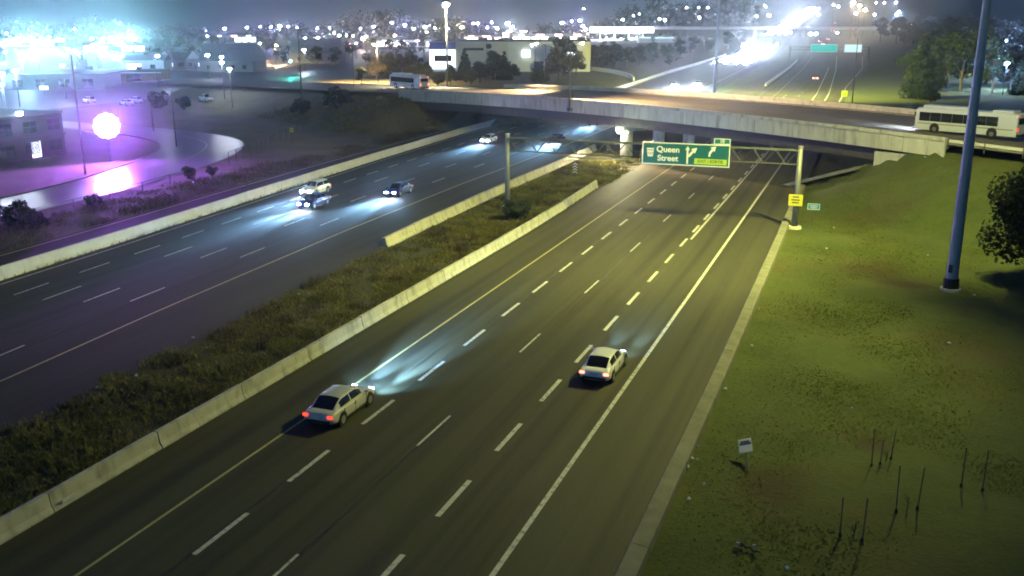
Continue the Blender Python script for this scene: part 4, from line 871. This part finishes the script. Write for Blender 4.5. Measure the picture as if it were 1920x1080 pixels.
b = building('house', place(270, 133), FC, 18, 10, 4.6, 'pale_house', 'low house with a brightly lit pale front', 'roof_blue', 2.2, 'house'); fwin(b, -4, 2.0, 6, 2.2, L['shop_cool']); fwin(b, 4, 2, 2, 1.6, M['glass'])
b = building('house', place(425, 134), FC-.1, 24, 16, 4.5, 'grey_wall', 'large house with a broad pale sloping roof by the signal', 'roof_blue', 7.0, 'house')
for x in (-8, -3, 3, 8): fwin(b, x, 2, 1.6, 1.6, M['glass'])
b = building('house', place(590, 118), FC, 26, 18, 5, 'grey_wall', 'house with a blue-grey pitched roof behind the green signal', 'roof_blue', 7.5, 'house')
for x in (-8, 0, 8): fwin(b, x, 2.2, 1.6, 1.6, M['glass'])
# warehouse behind the trees
wh = G(958, 134); b = building('warehouse', (wh[0], wh[1]), FC-.05, 68, 40, 12.6, 'white_wall', 'long white warehouse behind the tree row')
MB().box((-14.5, -.06, 7.4), (27, .1, 10)).build('yellow_lit_panel', M['yellow_lit_wall'], b)
MB().box((-29.5, -.35, 5.2), (11, .7, 8.0)).build('entrance_block', L['sign_panel'], b); MB().box((-29.5, -.42, 10.9), (11.4, .8, 3.0)).build('blue_fascia', mat('blue_fascia', (.10, .13, .50), .5), b); MB().box((-29.2, -.74, 5.6), (7.5, .1, 2.6)).build('display_window', M['glass'], b)
MB().box((-16, -.14, 9.4), (8.5, .08, 1.0)).build('wall_sign', M['sign_black'], b); MB().ball((-9.5, -.15, 10.6), (1.3, .06, 1.1), 14, 8).build('wall_emblem', M['sign_black'], b)
for x in (6.5, 25.0): MB().box((x, -.9, 8.4 if x > 20 else 7.6), (4.4 if x > 20 else 3.2, .4, 2.8)).build('wall_floodlight', L['shop_cool'], b)
MB().box((32.2, -.06, 8.2), (3.8, .1, 7.0)).build('lit_bay', M['yellow_lit_wall'], b)  # lit look of this bay is painted in by its colour
for x in (-2, 12, 19): MB().box((x, -.08, 2.2), (4, .1, 4.4)).build('dock_door', M['grey_wall'], b)
# filling-station canopies and shop rows in the distance
def canopy(px, py, w, d, h, mt, label, fas=1.2, rz=0):
    q = G(px, py); z = float(hgt(q[0], q[1])); t = empty('station_canopy', (q[0], q[1], z), FC+rz); tag(t, label, 'canopy')
    MB().box((0, 0, h+fas/2), (w, d, fas)).build('canopy_roof', L[mt], t)
    for x in (-.35, -.12, .12, .35): MB().tube((x*w, 0, 0), (x*w, 0, h), .3, n=8).build('column', M['white_wall'], t)
    for x in (-.24, .0, .24):
        MB().box((x*w, 0, .8), (1.2, .8, 1.6)).build('pump', M['white_wall'], t); MB().box((x*w, 0, h-.12), (w*.12, d*.5, .1)).build('ceiling_light', L['white'], t)
    return t
canopy(1165, 73, 56, 20, 5.5, 'shop_cool', 'brilliant white filling-station canopy above the dark shrubs', 5.0)
def shops(px, py, w, h, wall, lit, n, label, rz=0, sgn=None):
    b = building('shop_row', place(px, py), FC+rz, w, 18, h, wall, label)
    for i in range(n): fwin(b, -w/2+(i+.5)*w/n, h*.40, w/n*.82, h*.56, L[lit] if random.random() < .72 else M['glass'], 'shop_window', False)
    MB().box((0, -.3, h*.86), (w, .6, h*.2)).build('fascia', M[wall], b)
    for k in range(max(1, n//2)): MB().box((-w/2+(2*k+1)*w/n, -.64, h*.86), (w/n*random.uniform(.5, 1.1), .12, h*.15)).build('shop_sign', L[sgn or random.choice(('shop', 'shop_cool', 'shop_pink'))], b)
    return b
shops(1030, 82, 64, 8.5, 'white_wall', 'shop', 8, 'dazzling white shop row above the warehouse roof'); shops(760, 88, 50, 6, 'white_wall', 'shop', 7, 'warm lit shop row in the middle distance'); shops(905, 78, 40, 6.5, 'white_wall', 'shop', 5, 'pink-white lit shop row behind the tall pale lamp mast', 0, 'shop_pink')
shops(975, 72, 46, 10, 'white_wall', 'shop', 5, 'tall brightly lit store left of the dazzling shop row')
shops(640, 92, 34, 5, 'red_wall', 'shop_pink', 4, 'small shop with a glowing pink sign band'); shops(590, 83, 30, 4.5, 'grey_wall', 'shop_cool', 4, 'small cool-lit shop left of the pink sign'); shops(440, 80, 46, 8, 'pale_house', 'shop_cool', 6, 'white-lit store above the sloping roof house'); shops(1085, 66, 36, 5, 'white_wall', 'shop', 4, 'lit shops between the shop row and the station canopy')
shops(215, 97, 46, 6, 'pale_house', 'shop_cool', 5, 'cool-lit showroom under the left lot lamps'); shops(60, 88, 60, 6, 'pale_house', 'shop_cool', 6, 'cool-lit showroom under the brightest left lamps')
b = building('low_shop', place(1232, 80), FC, 30, 14, 4.0, 'white_wall', 'low building with a pale teal roof edge right of the station'); MB().box((0, -.3, 4.1), (30, .8, .9)).build('fascia', L['sign_ice'], b)
b = building('yard_shed', place(1880, 142), FC+.2, 22, 12, 5, 'white_wall', 'pale shed lit by bluish lamps among the right-hand trees')
for x in (-6, 0, 6): fwin(b, x, 2.2, 3, 3, M['glass'])
# tall lit sign by the junction
p = G(486, 128); t = empty('pylon_sign', (p[0], p[1], float(hgt(p[0], p[1]))), FC); tag(t, 'tall white glowing pylon sign by the junction', 'sign'); MB().box((0, 0, 6.4), (2.6, .5, 7.2)).build('panel', L['shop_cool'], t); MB().box((-.9, 0, 1.4), (.3, .3, 2.8)).build('post', M['galv'], t); MB().box((.9, 0, 1.4), (.3, .3, 2.8)).build('post', M['galv'], t)
p = G(84, 178); t = empty('billboard', (p[0], p[1], float(hgt(p[0], p[1]))), FC); tag(t, 'small pale lit board on the left lot', 'sign'); MB().box((0, 0, 2.0), (2.4, .2, 1.0)).build('panel', L['window'], t); MB().tube((0, 0, 0), (0, 0, 1.5), .08, n=6).build('post', M['galv'], t)
# far overpass and far gantry
t = empty('far_overpass', (-45, 905, 0), 0); tag(t, 'pale distant overpass crossing the highway on the hill', 'bridge'); zz = float(rise(-45, 905))+7
MB().box((0, 0, zz), (330, 12, 1.6), R(4)).build('deck', M['concrete_pale'], t); MB().box((0, -6, zz+1.3), (330, .4, 1.0), R(4)).build('parapet', M['concrete_pale'], t)
for x in (-60, -18, 26, 70): MB().box((x, 0, zz/2), (2.0, 9, zz)).build('pier', M['concrete'], t)
t = empty('sign_gantry', (-38, 522, 0)); tag(t, 'distant gantry beyond the overpass carrying two signs', 'gantry')
for x in (-4, 34): MB().tube((x, 0, 0), (x, 0, 8.6), .3, n=8).build('post', M['galv'], t)
for z in (7.0, 8.4): MB().tube((-4, 0, z), (34, 0, z), .12, n=6).build('chord', M['galv'], t)
for i in range(12): MB().tube((-4+i*38/12, 0, 7), (-4+(i+1)*38/12, 0, 8.4), .06, n=5).build('brace', M['galv'], t)
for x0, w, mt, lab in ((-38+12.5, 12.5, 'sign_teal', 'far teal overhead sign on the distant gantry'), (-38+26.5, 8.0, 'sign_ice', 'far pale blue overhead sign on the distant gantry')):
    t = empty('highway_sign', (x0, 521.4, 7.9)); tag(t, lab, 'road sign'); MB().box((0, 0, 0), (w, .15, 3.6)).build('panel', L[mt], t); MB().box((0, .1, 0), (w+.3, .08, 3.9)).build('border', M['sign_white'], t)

# ================================================================ vegetation
def leaf_cloud(centers, radii, n, size, seed, squash=.8, shell=.35, up=.3):
    r = np.random.default_rng(seed); centers = np.asarray(centers, float); radii = np.asarray(radii, float)
    w = radii**2; w = w/w.sum(); idx = r.choice(len(centers), n, p=w)
    d = r.normal(size=(n, 3)); d /= np.linalg.norm(d, axis=1)[:, None]; rad = r.uniform(shell, 1.0, n)**.6
    pos = centers[idx]+d*(radii[idx]*rad)[:, None]*np.array([1, 1, squash])
    nrm = d*.6+r.normal(size=(n, 3))*.6+np.array([0, 0, up]); nrm /= np.linalg.norm(nrm, axis=1)[:, None]
    t = np.cross(nrm, r.normal(size=(n, 3))); t /= np.linalg.norm(t, axis=1)[:, None]; b = np.cross(nrm, t)
    s = size*r.uniform(.55, 1.35, n)[:, None]
    q = np.stack([pos-t*s*.5, pos+b*s*.36, pos+t*s*.5, pos-b*s*.36], 1).reshape(-1, 3)
    return q, np.arange(4*n).reshape(-1, 4)
def make_tree(h, cw, seed, leaf, n=2600, size=.55, kind='round', trunk=True):
    r = random.Random(seed); cs = []; rs = []; limbs = MB()
    if kind == 'round':
        limbs.tube((0, 0, -.3), (0, 0, h*.45), h*.028, h*.018, 8, False); limbs.tube((0, 0, h*.45), (r.uniform(-.3, .3), r.uniform(-.3, .3), h*.85), h*.018, h*.006, 6, False)
        for i in range(20):
            a = r.uniform(0, 6.28); z = h*r.uniform(.28, .95); q = math.sin(min(1, (z/h-.12)/.88)*math.pi)**.6
            rr = cw*.5*q*r.uniform(.35, .85); c = (rr*math.cos(a), rr*math.sin(a), z); cs.append(c); rs.append(cw*r.uniform(.13, .24))
            if i < 9: limbs.tube((0, 0, z*.62), c, h*.012, h*.004, 5, False)
    elif kind == 'cone':
        limbs.tube((0, 0, -.3), (0, 0, h*.97), h*.022, .03, 8, False)
        for i in range(34):
            z = h*(.06+.92*i/34); w = cw*.5*(1-z/h)**.8+.15
            for k in range(3):
                a = r.uniform(0, 6.28); c = (w*.62*math.cos(a), w*.62*math.sin(a), z-w*.12); cs.append(c); rs.append(max(.28, w*.42))
                if k == 0: limbs.tube((0, 0, z), (w*math.cos(a), w*math.sin(a), z-w*.2), .05, .02, 4, False)
    elif kind == 'bush':
        for i in range(11 if h < 5 else 30):
            a = r.uniform(0, 6.28); rr = cw*.5*r.uniform(.1, .75); c = (rr*math.cos(a), rr*math.sin(a), h*r.uniform(.25, .72)); cs.append(c); rs.append(cw*r.uniform(.14, .26)); limbs.tube((0, 0, -.1), c, .05, .02, 4, False)
    v, f = leaf_cloud(cs, rs, n, size, seed)
    v[:, 2] = np.maximum(v[:, 2], .02)
    return np_mesh('crown', v, f, [M[leaf]], False), limbs.mesh('trunk', M['bark'])
TV = {}
for key, a in dict(roundA=(9, 7.5, 11, 'leaf', 3200, .55, 'round'), roundB=(8, 7, 12, 'leaf', 2800, .5, 'round'), roundC=(9.5, 7, 13, 'leaf_dark', 3000, .6, 'round'), dryA=(7, 6.5, 14, 'leaf_dry', 2400, .45, 'round'), lightA=(5, 4.6, 15, 'leaf_light', 1800, .35, 'round'),
                   coneA=(11, 6.5, 16, 'leaf_dark', 5200, .5, 'cone'), coneB=(8, 5.0, 17, 'leaf', 3800, .45, 'cone'), bushA=(2.4, 3.2, 18, 'leaf', 1300, .28, 'bush'), bushB=(2.2, 2.8, 19, 'leaf_dark', 1200, .26, 'bush'), bushL=(2.6, 3.0, 20, 'leaf_light', 1300, .28, 'bush'), bushBig=(9.5, 9.0, 21, 'leaf_dark', 26000, .26, 'bush')).items():
    TV[key] = (make_tree(*a), a[0])
def tree(key, x, y, h, label, group=None, name=None, cat=None, wscale=1.0, zoff=0):
    (cr, tr), h0 = TV[key]; g = float(hgt(x, y)); bush = key.startswith('bush')
    t = empty(name or ('shrub' if bush else 'tree'), (x, y, g+zoff-.05), random.uniform(0, 6.28)); s = h/h0; t.scale = (s*wscale, s*wscale, s); tag(t, label, cat or ('shrub' if bush else 'tree'), group)
    link_mesh('crown', cr, None, t); link_mesh('trunk', tr, None, t); return t
# pine at the right edge
tree('bushBig', 14.3, 80.5, 11.5, 'dark conifer at the right edge beside the light mast', None, 'conifer_tree', 'tree', 1.0)
# row behind the overpass
row = [(678, 158, 'roundC', 5.5), (706, 150, 'dryA', 8.0), (728, 148, 'roundB', 9), (752, 146, 'dryA', 8.5), (772, 146, 'dryA', 9), (796, 150, 'roundA', 7), (820, 160, 'bushL', 5), (845, 158, 'roundB', 6.0), (872, 150, 'coneB', 11), (882, 160, 'lightA', 5), (900, 155, 'roundA', 8), (925, 150, 'roundB', 9.5), (945, 150, 'coneB', 10), (962, 148, 'roundA', 6), (1004, 158, 'lightA', 5.0), (1018, 160, 'lightA', 4.5), (1046, 152, 'dryA', 11.5), (1056, 142, 'roundC', 14), (1080, 140, 'dryA', 10), (1095, 132, 'coneB', 11), (1110, 130, 'roundC', 10), (1130, 128, 'roundC', 10), (1155, 125, 'roundC', 10), (1175, 124, 'roundA', 10), (1198, 122, 'roundC', 9), (1222, 118, 'roundC', 10), (1250, 112, 'roundA', 9.5), (1275, 108, 'roundC', 10), (1300, 102, 'roundC', 11), (1325, 98, 'roundA', 11), (1365, 92, 'roundC', 12), (1390, 88, 'roundC', 12)]
names = {'roundA': 'green bushy tree', 'roundB': 'green rounded tree', 'roundC': 'dark leafy tree', 'dryA': 'brownish autumn tree', 'coneB': 'pointed conifer', 'lightA': 'small pale yellow-green tree', 'bushL': 'pale shrub'}
ORD = ['first', 'second', 'third', 'fourth', 'fifth', 'sixth', 'seventh', 'eighth', 'ninth', 'tenth', 'eleventh', 'twelfth', 'thirteenth', 'fourteenth', 'fifteenth', 'sixteenth', 'seventeenth', 'eighteenth', 'nineteenth', 'twentieth', 'twenty-first', 'twenty-second']
cnt = {}
for px, py, key, h in sorted(row):
    p = G(px, py); where = 'in the row behind the left bus' if px < 1000 else ('behind mid overpass' if px < 1100 else 'on the bank beyond the overpass')
    k = cnt.get(where, 0); cnt[where] = k+1
    tree(key, p[0], p[1], h*1.05, names[key]+', '+ORD[k]+' from the left '+where, 'trees '+where, cat='tree')
# left embankment shrubs and verge
for px, py, key, h, lab in ((632, 205, 'bushB', 5.0, 'big dark shrub on the left embankment below the street'), (567, 215, 'bushB', 3.6, 'dark shrub round the foot of the embankment utility pole'), (345, 205, 'bushB', 3.4, 'dark shrub beside the lot left of the pickup'), (300, 203, 'bushA', 4.6, 'leafy young tree by the bend behind the slim poles'), (175, 388, 'bushB', 1.7, 'small spiky shrub on the verge below the lamp reflection'), (30, 430, 'bushB', 3.2, 'dark bush on the verge at the left edge'), (70, 428, 'bushB', 2.0, 'low dark bush right of the left-edge bush'), (355, 335, 'bushA', 1.8, 'scrubby bush on the verge near the bend'), (398, 330, 'bushB', 1.6, 'small dark bush on the verge right of the scrubby bush'), (968, 412, 'bushA', 2.3, 'leafy green bush in the median beside the left gantry post'), (1745, 192, 'bushB', 2.4, 'dark shrub behind the right bus')):
    p = G(px, py); tree(key, p[0], p[1], h, lab)
# dark trees on the right beyond the street
rt_ = [(1722, 185, 'coneA', 13), (1700, 168, 'roundC', 8), (1745, 170, 'coneA', 12), (1775, 165, 'roundC', 12), (1800, 172, 'roundC', 11), (1830, 165, 'roundC', 13), (1790, 140, 'roundC', 12), (1860, 175, 'roundC', 9), (1890, 172, 'roundC', 8), (1915, 178, 'coneA', 9), (1760, 120, 'roundC', 13), (1820, 130, 'roundC', 12), (1850, 155, 'roundA', 8), (1700, 95, 'roundC', 13), (1735, 95, 'roundC', 14), (1780, 92, 'roundC', 15), (1830, 98, 'roundC', 14), (1650, 78, 'roundC', 13), (1680, 82, 'roundC', 14), (1905, 158, 'roundC', 7), (1715, 80, 'coneA', 16)]
for k, (px, py, key, h) in enumerate(sorted(rt_)):
    p = G(px, py); tree(key, p[0], p[1], h*1.4, ('dark conifer' if key == 'coneA' else 'dark leafy tree')+' in the wood behind the right bus, '+ORD[k]+' from the left', 'wood behind the right bus', cat='tree')
# trees scattered through the lit district
for k, (px, py, key, h) in enumerate(sorted(((335, 92, 'roundA', 12), (360, 90, 'roundC', 12), (380, 95, 'roundC', 10), (405, 95, 'roundC', 11), (275, 95, 'roundC', 9), (500, 100, 'roundC', 9), (520, 112, 'roundC', 8), (560, 105, 'roundC', 9), (610, 112, 'roundC', 10), (655, 105, 'roundA', 10), (700, 95, 'roundC', 9), (730, 98, 'roundC', 9), (752, 100, 'roundC', 9), (790, 88, 'roundC', 10), (850, 74, 'roundC', 10), (230, 85, 'roundC', 9), (150, 118, 'roundC', 6), (630, 125, 'roundC', 9), (595, 122, 'roundC', 9)))):
    p = G(px, py); tree(key, p[0], p[1], h, 'dark tree among far shops and houses, '+ORD[k]+' from the left', 'trees among the far shops', cat='tree')
# far woods as one mass along the skyline
def wood(name, pts, label, seed, leaf='leaf_dark', size=3.2, per=70):
    r = np.random.default_rng(seed); cs = []; rs = []
    for x, y, h in pts:
        g = float(hgt(x, y))
        for k in range(4): cs.append((x+r.normal()*h*.22, y+r.normal()*h*.22, g+h*r.uniform(.2, .8))); rs.append(h*r.uniform(.22, .36))
    v, f = leaf_cloud(cs, rs, per*len(pts), size, seed, .9, .2)
    o = link_mesh(name, np_mesh(name, v, f, [M[leaf]], False)); tag(o, label, 'woods', None, 'stuff'); return o
r_ = random.Random(5); pts = []
for i in range(330):
    px = r_.uniform(-60, 1420); d = r_.uniform(1000, 1350) if px > 480 else r_.uniform(1180, 1400); q = lamp_pt(px, 45, d); hgts = 20+9*math.sin(px*.011)+5*math.sin(px*.037+1)+r_.uniform(-3, 4)
    if px < 470: hgts -= 3
    pts.append((q[0], q[1], hgts))
wood('far_woods', pts, 'dark wooded skyline beyond the lit shops', 31)
pts = []
for i in range(150):
    px = r_.uniform(1620, 1990); d = r_.uniform(420, 1100); q = lamp_pt(px, 45, d)
    if q[0] < 14+d*.02: continue
    pts.append((q[0], q[1], r_.uniform(11, 17)))
wood('far_woods', pts, 'dark wooded hillside right of the highway', 32, size=2.0, per=90)
pts = []
for i in range(120):
    px = r_.uniform(250, 1330); d = r_.uniform(480, 900); q = lamp_pt(px, 45, d); pts.append((q[0], q[1], r_.uniform(5, 9)))
wood('far_woods', pts, 'scattered dark trees between the distant lots', 33, size=1.6, per=50)

# weeds in the median, grass on the right, verge scrub
def blades(name, xs, ys, hs, label, leaf, w=.05, seed=1, lean=.5, zf=None):
    r = np.random.default_rng(seed); n = len(xs); a = r.uniform(0, 2*np.pi, n); z = hgt(xs, ys)-.08 if zf is None else zf
    dx, dy = np.cos(a)*w*r.uniform(.6, 1.5, n), np.sin(a)*w*r.uniform(.6, 1.5, n); lx = r.normal(size=n)*hs*lean; ly = r.normal(size=n)*hs*lean
    v = np.stack([np.stack([xs-dx, ys-dy, z], 1), np.stack([xs+dx, ys+dy, z], 1), np.stack([xs+dx*.6+lx*.6, ys+dy*.6+ly*.6, z+hs*.7], 1), np.stack([xs+lx, ys+ly, z+hs], 1)], 1).reshape(-1, 3)
    o = link_mesh(name, np_mesh(name, v, np.arange(4*n).reshape(-1, 4), [M[leaf]], False)); tag(o, label, 'grass', None, 'stuff'); return o
def clumped(n, x0, x1, y0, y1, seed, k=260, sd=.8, ypow=1.0):
    r = np.random.default_rng(seed); cx = r.uniform(x0, x1, k); cyy = y0+(y1-y0)*r.uniform(0, 1, k)**ypow; ch = r.uniform(.25, 1.0, k)+.9*(r.uniform(0, 1, k) > .86); i = r.integers(0, k, n)
    x = cx[i]+r.normal(size=n)*sd; y = cyy[i]+r.normal(size=n)*sd; return x, y, ch[i]*r.uniform(.5, 1.2, n), r
x, y, c, r = clumped(120000, -40.6, -31.2, 22, 150, 41, 520, .62, 1.15)
lim = (x < np.interp(y, [0, 114, 118], [-31.15, -31.9, -30.0])) & (x > np.interp(y, [20, 31, 40, 56, 74, 76, 150], [-38.2, -38.6, -39.8, -40.6, -40.9, -40.4, -40.2])+.35*np.sin(y*.9)+.3*np.sin(y*2.3))
blades('weeds', x[lim], y[lim], c[lim]*.27, 'tangled weeds and long grass filling the median', 'blade', .055, 42, .55)
x, y, c, r = clumped(22000, -40.6, -31.2, 22, 150, 44, 200, .45)
lim = (x < -31.4) & (x > np.interp(y, [20, 31, 40, 56, 150], [-37.9, -38.6, -39.6, -40.3, -40.1]))
blades('dry_weeds', x[lim], y[lim], c[lim]*.42, 'taller pale dry weeds scattered through the median', 'leaf_dry', .035, 45, .35)
x, y, c, r = clumped(170000, -6.2, 34, 24, 112, 46, 1500, 1.5, 1.35); lim = (x > -6.1-np.interp(y, [60, 110], [0, .35]))
blades('grass', x[lim], y[lim], c[lim]*.06+.015, 'short patchy grass on the right-hand slope', 'blade_short', .04, 47, 1.1)
x, y, c, r = clumped(26000, -82, -72, 20, 180, 48, 300, .9); ro = np.array([RAMP_OUT(v) for v in y]); sv = np.interp(y, [40, 72, 92, 108, 122, 134, 200], [-79.8, -83.5, -85.2, -88, -92, -99, -99]); lim = (x < ro-.4) & (x > sv+.3)
blades('verge_grass', x[lim], y[lim], c[lim]*.5, 'rough grass verge between the ramp and the service road', 'leaf_dry', .05, 49, .5)
x, y, c, r = clumped(40000, -150, -76, 120, 178, 50, 620, 1.3); lim = hgt(x, y) > .35
blades('verge_grass', x[lim], y[lim], c[lim]*.5, 'rough grass on the left embankment', 'blade', .07, 51, .5)
# tufts at the barrier foot
xs = []; ys = []; hs = []
for y in np.arange(20, 114, .35):
    if random.random() < .35: 
        for k in range(6): xs.append(-30.38-np.interp(y, [90, 115], [0, .75])+random.gauss(0, .05)); ys.append(y+random.gauss(0, .12)); hs.append(random.uniform(.05, .2))
    if random.random() < .5:
        for k in range(7): xs.append(sb(1, y)-.93+random.gauss(0, .06)); ys.append(y+random.gauss(0, .15)); hs.append(random.uniform(.08, .4))
blades('weed_tufts', np.array(xs), np.array(ys), np.array(hs), 'small weed tufts along the foot of the barriers', 'blade', .04, 52, .4)

# stakes, litter, fence
for i, (px, py, h) in enumerate(((1634, 875, 1.9), (1650, 872, 1.3), (1670, 862, 1.5), (1575, 1005, 1.7), (1616, 1015, 1.9), (1680, 960, 2.1), (1720, 955, 1.9), (1802, 912, 1.9), (1842, 920, 1.9))):
    p = G(px, py); t = empty('tree_stake', (p[0], p[1], p[2])); tag(t, 'thin dark tree stake in the lower right grass', 'stake', 'thin stakes in the right-hand grass')
    MB().tube((0, 0, -.2), (random.uniform(-.12, .12), random.uniform(-.1, .1), h), .028, .024, 6).build('shaft', M['wood'], t); MB().tube((0, 0, -.02), (0, 0, .16), .07, .05, 7).build('guard', M['black'], t)
for px, py, lab in ((1660, 868, 'bare dead sapling between the stakes, farthest of three'), (1700, 958, 'bare dead sapling between the two middle stakes'), (1600, 1008, 'bare dead sapling between the nearest stakes')):
    p = G(px, py); t = empty('dead_sapling', (p[0], p[1], p[2])); tag(t, lab, 'sapling'); rr = random.Random(px)
    m = MB(); m.tube((0, 0, -.1), (.05, .02, .6), .02, .012, 5)
    for k in range(9): a = rr.uniform(0, 6.28); z = rr.uniform(.1, .6); m.tube((.03, 0, z), (.03+.35*math.cos(a), .3*math.sin(a), z+rr.uniform(.1, .4)), .011, .004, 4)
    m.build('branches', M['bark'], t)
rr = random.Random(9)
lit = [(1360, 729), (1740, 478), (1827, 553), (1780, 643), (1597, 765), (1563, 427), (1550, 466), (1308, 836), (1297, 860), (1307, 862), (1256, 907), (1292, 936), (1410, 648), (1423, 579), (1475, 1065), (1290, 876), (1320, 908), (362, 633), (255, 704), (183, 726), (560, 551)]
for i, (px, py) in enumerate(lit):
    p = G(px, py, .06); s = rr.uniform(.06, .13)*(1.5 if px in (1360, 560) else 1); m = MB(); vs = []
    n = 7; ring = [(s*math.cos(6.28*k/n)*rr.uniform(.6, 1.4), s*.7*math.sin(6.28*k/n)*rr.uniform(.6, 1.4)) for k in range(n)]
    m.loft([[(x*.8, y*.8, -.03) for x, y in ring], [(x, y, .02+rr.uniform(0, .03)) for x, y in ring], [(x*.5, y*.5, .05+rr.uniform(0, .04)) for x, y in ring]])
    o = m.build('litter', M['sign_white'], None, loc=tuple(p), rz=rr.uniform(0, 6)); o['label'] = 'crumpled scrap of pale litter in the grass' if px > 700 else 'pale scrap of litter at the weedy median edge'; o['category'] = 'litter'; o['group'] = 'litter on the right-hand grass' if px > 700 else 'litter at the median edge'
p = G(128, 946); o = MB().box((0, 0, 0), (.06, .62, .12)).build('reflector_strip', M['sign_white'], None, loc=(p[0]+.02, p[1], .3), rz=0); tag(o, 'white strip stuck low on the near median barrier', 'reflector')
p = G(1398, 1030); t = empty('debris', (p[0], p[1], p[2])); tag(t, 'dark tangle of torn plastic debris in the lower right grass', 'debris')
m = MB()
for k in range(14): a = rr.uniform(0, 6.28); c = (rr.gauss(0, .3), rr.gauss(0, .12), .06); m.tube(c, (c[0]+.25*math.cos(a), c[1]+.15*math.sin(a), rr.uniform(.04, .22)), .04, .02, 5)
m.build('scraps', M['black'], t)
for x, y in ((-.3, .05), (.3, .08)): MB().box((x, y, .16), (.16, .06, .1), .4).build('pale_scrap', M['concrete'], t)
# chain-link fence down the left embankment and along the verge
def fence(pts, label, h=1.8, step=3.0):
    P = [np.array(p) for p in pts]; t = empty('chain_fence', (P[0][0], P[0][1], float(hgt(*P[0])))); tag(t, label, 'fence'); o0 = np.array([P[0][0], P[0][1], float(hgt(*P[0]))]); prev = None
    for a, b in zip(P[:-1], P[1:]):
        n = max(1, int(np.linalg.norm(b-a)/step))
        for i in range(n):
            q = a+(b-a)*i/n; z = float(hgt(*q)); c = np.array([q[0], q[1], z])-o0
            MB().tube(c+(0, 0, -.1), c+(0, 0, h), .045, n=5).build('fence_post', M['galv'], t)
            if prev is not None: MB().tube(prev+(0, 0, h), c+(0, 0, h), .03, n=4).build('top_rail', M['galv'], t); MB().tube(prev+(0, 0, .15), c+(0, 0, .15), .015, n=4).build('bottom_wire', M['galv'], t)
            prev = c
fence([from_sn(-66, -1.0), from_sn(-64, -7), from_sn(-62.5, -13), from_sn(-64, -20), (-96, 140), (-90.5, 127), (-86, 112)], 'wire fence running down the left embankment to the verge')
fence([(-84.2, 104), (-82.5, 92), (-81.5, 80), (-80.5, 66)], 'low fence line on the verge beside the service road', 1.1, 5.0)
# road-edge marker posts
for px, py, lab in ((417, 374, 'short post behind the pale wall in front of the bend'), (1185, 300, None)):
    if lab: p = G(px, py); t = empty('marker_post', (sb(1, p[1])-2.3, p[1]+2, 0)); tag(t, lab, 'post'); MB().tube((0, 0, -.1), (0, 0, 2.2), .07, n=6).build('shaft', M['galv'], t); MB().box((0, 0, 2.0), (.3, .06, .5)).build('plate', M['grey_wall'], t)
# guard rail where the street leaves the overpass on the right
t = empty('guard_rail', from_sn(50, -.2, float(zdeck(50)))); tag(t, 'pale steel guard rail beside the street right of the overpass', 'guard rail'); o0 = np.array(from_sn(50, -.2, float(zdeck(50))))
for s in np.arange(50, 90, 4.0):
    c = np.array(from_sn(s, -.2, float(zdeck(s))))-o0; d = np.array(from_sn(s+4, -.2, float(zdeck(s+4))))-o0
    MB().tube(c+(0, 0, -.3), c+(0, 0, .8), .07, n=6).build('rail_post', M['galv'], t)
    m = MB(); m.loft([[tuple(q+np.array((BN[0]*e, BN[1]*e, zz))) for e, zz in ((0, .45), (.06, .5), (0, .6), (.06, .7), (0, .78), (.1, .6))] for q in (c, d*.9985+c*.0015)]); m.build('rail_beam', M['concrete_pale'], t)

# ================================================================ haze, added to spread a bloom round the lamps
hz = MB().box((-215, 1160, 39.5), (2100, 2640, 85)).build('haze', None); hz.data.materials.clear()
hm = bpy.data.materials.new('haze'); hm.use_nodes = True; nt = hm.node_tree; nt.nodes.clear()
pv = nt.nodes.new('ShaderNodeVolumePrincipled'); pv.inputs['Color'].default_value = (.86, .90, .96, 1); pv.inputs['Density'].default_value = HAZE_DENSITY; pv.inputs['Anisotropy'].default_value = HAZE_G
ou = nt.nodes.new('ShaderNodeOutputMaterial'); nt.links.new(pv.outputs[0], ou.inputs['Volume']); hz.data.materials.append(hm)
tag(hz, 'thin haze added to give the lamps a bloom', 'haze', None, 'stuff')
bpy.context.view_layer.update()
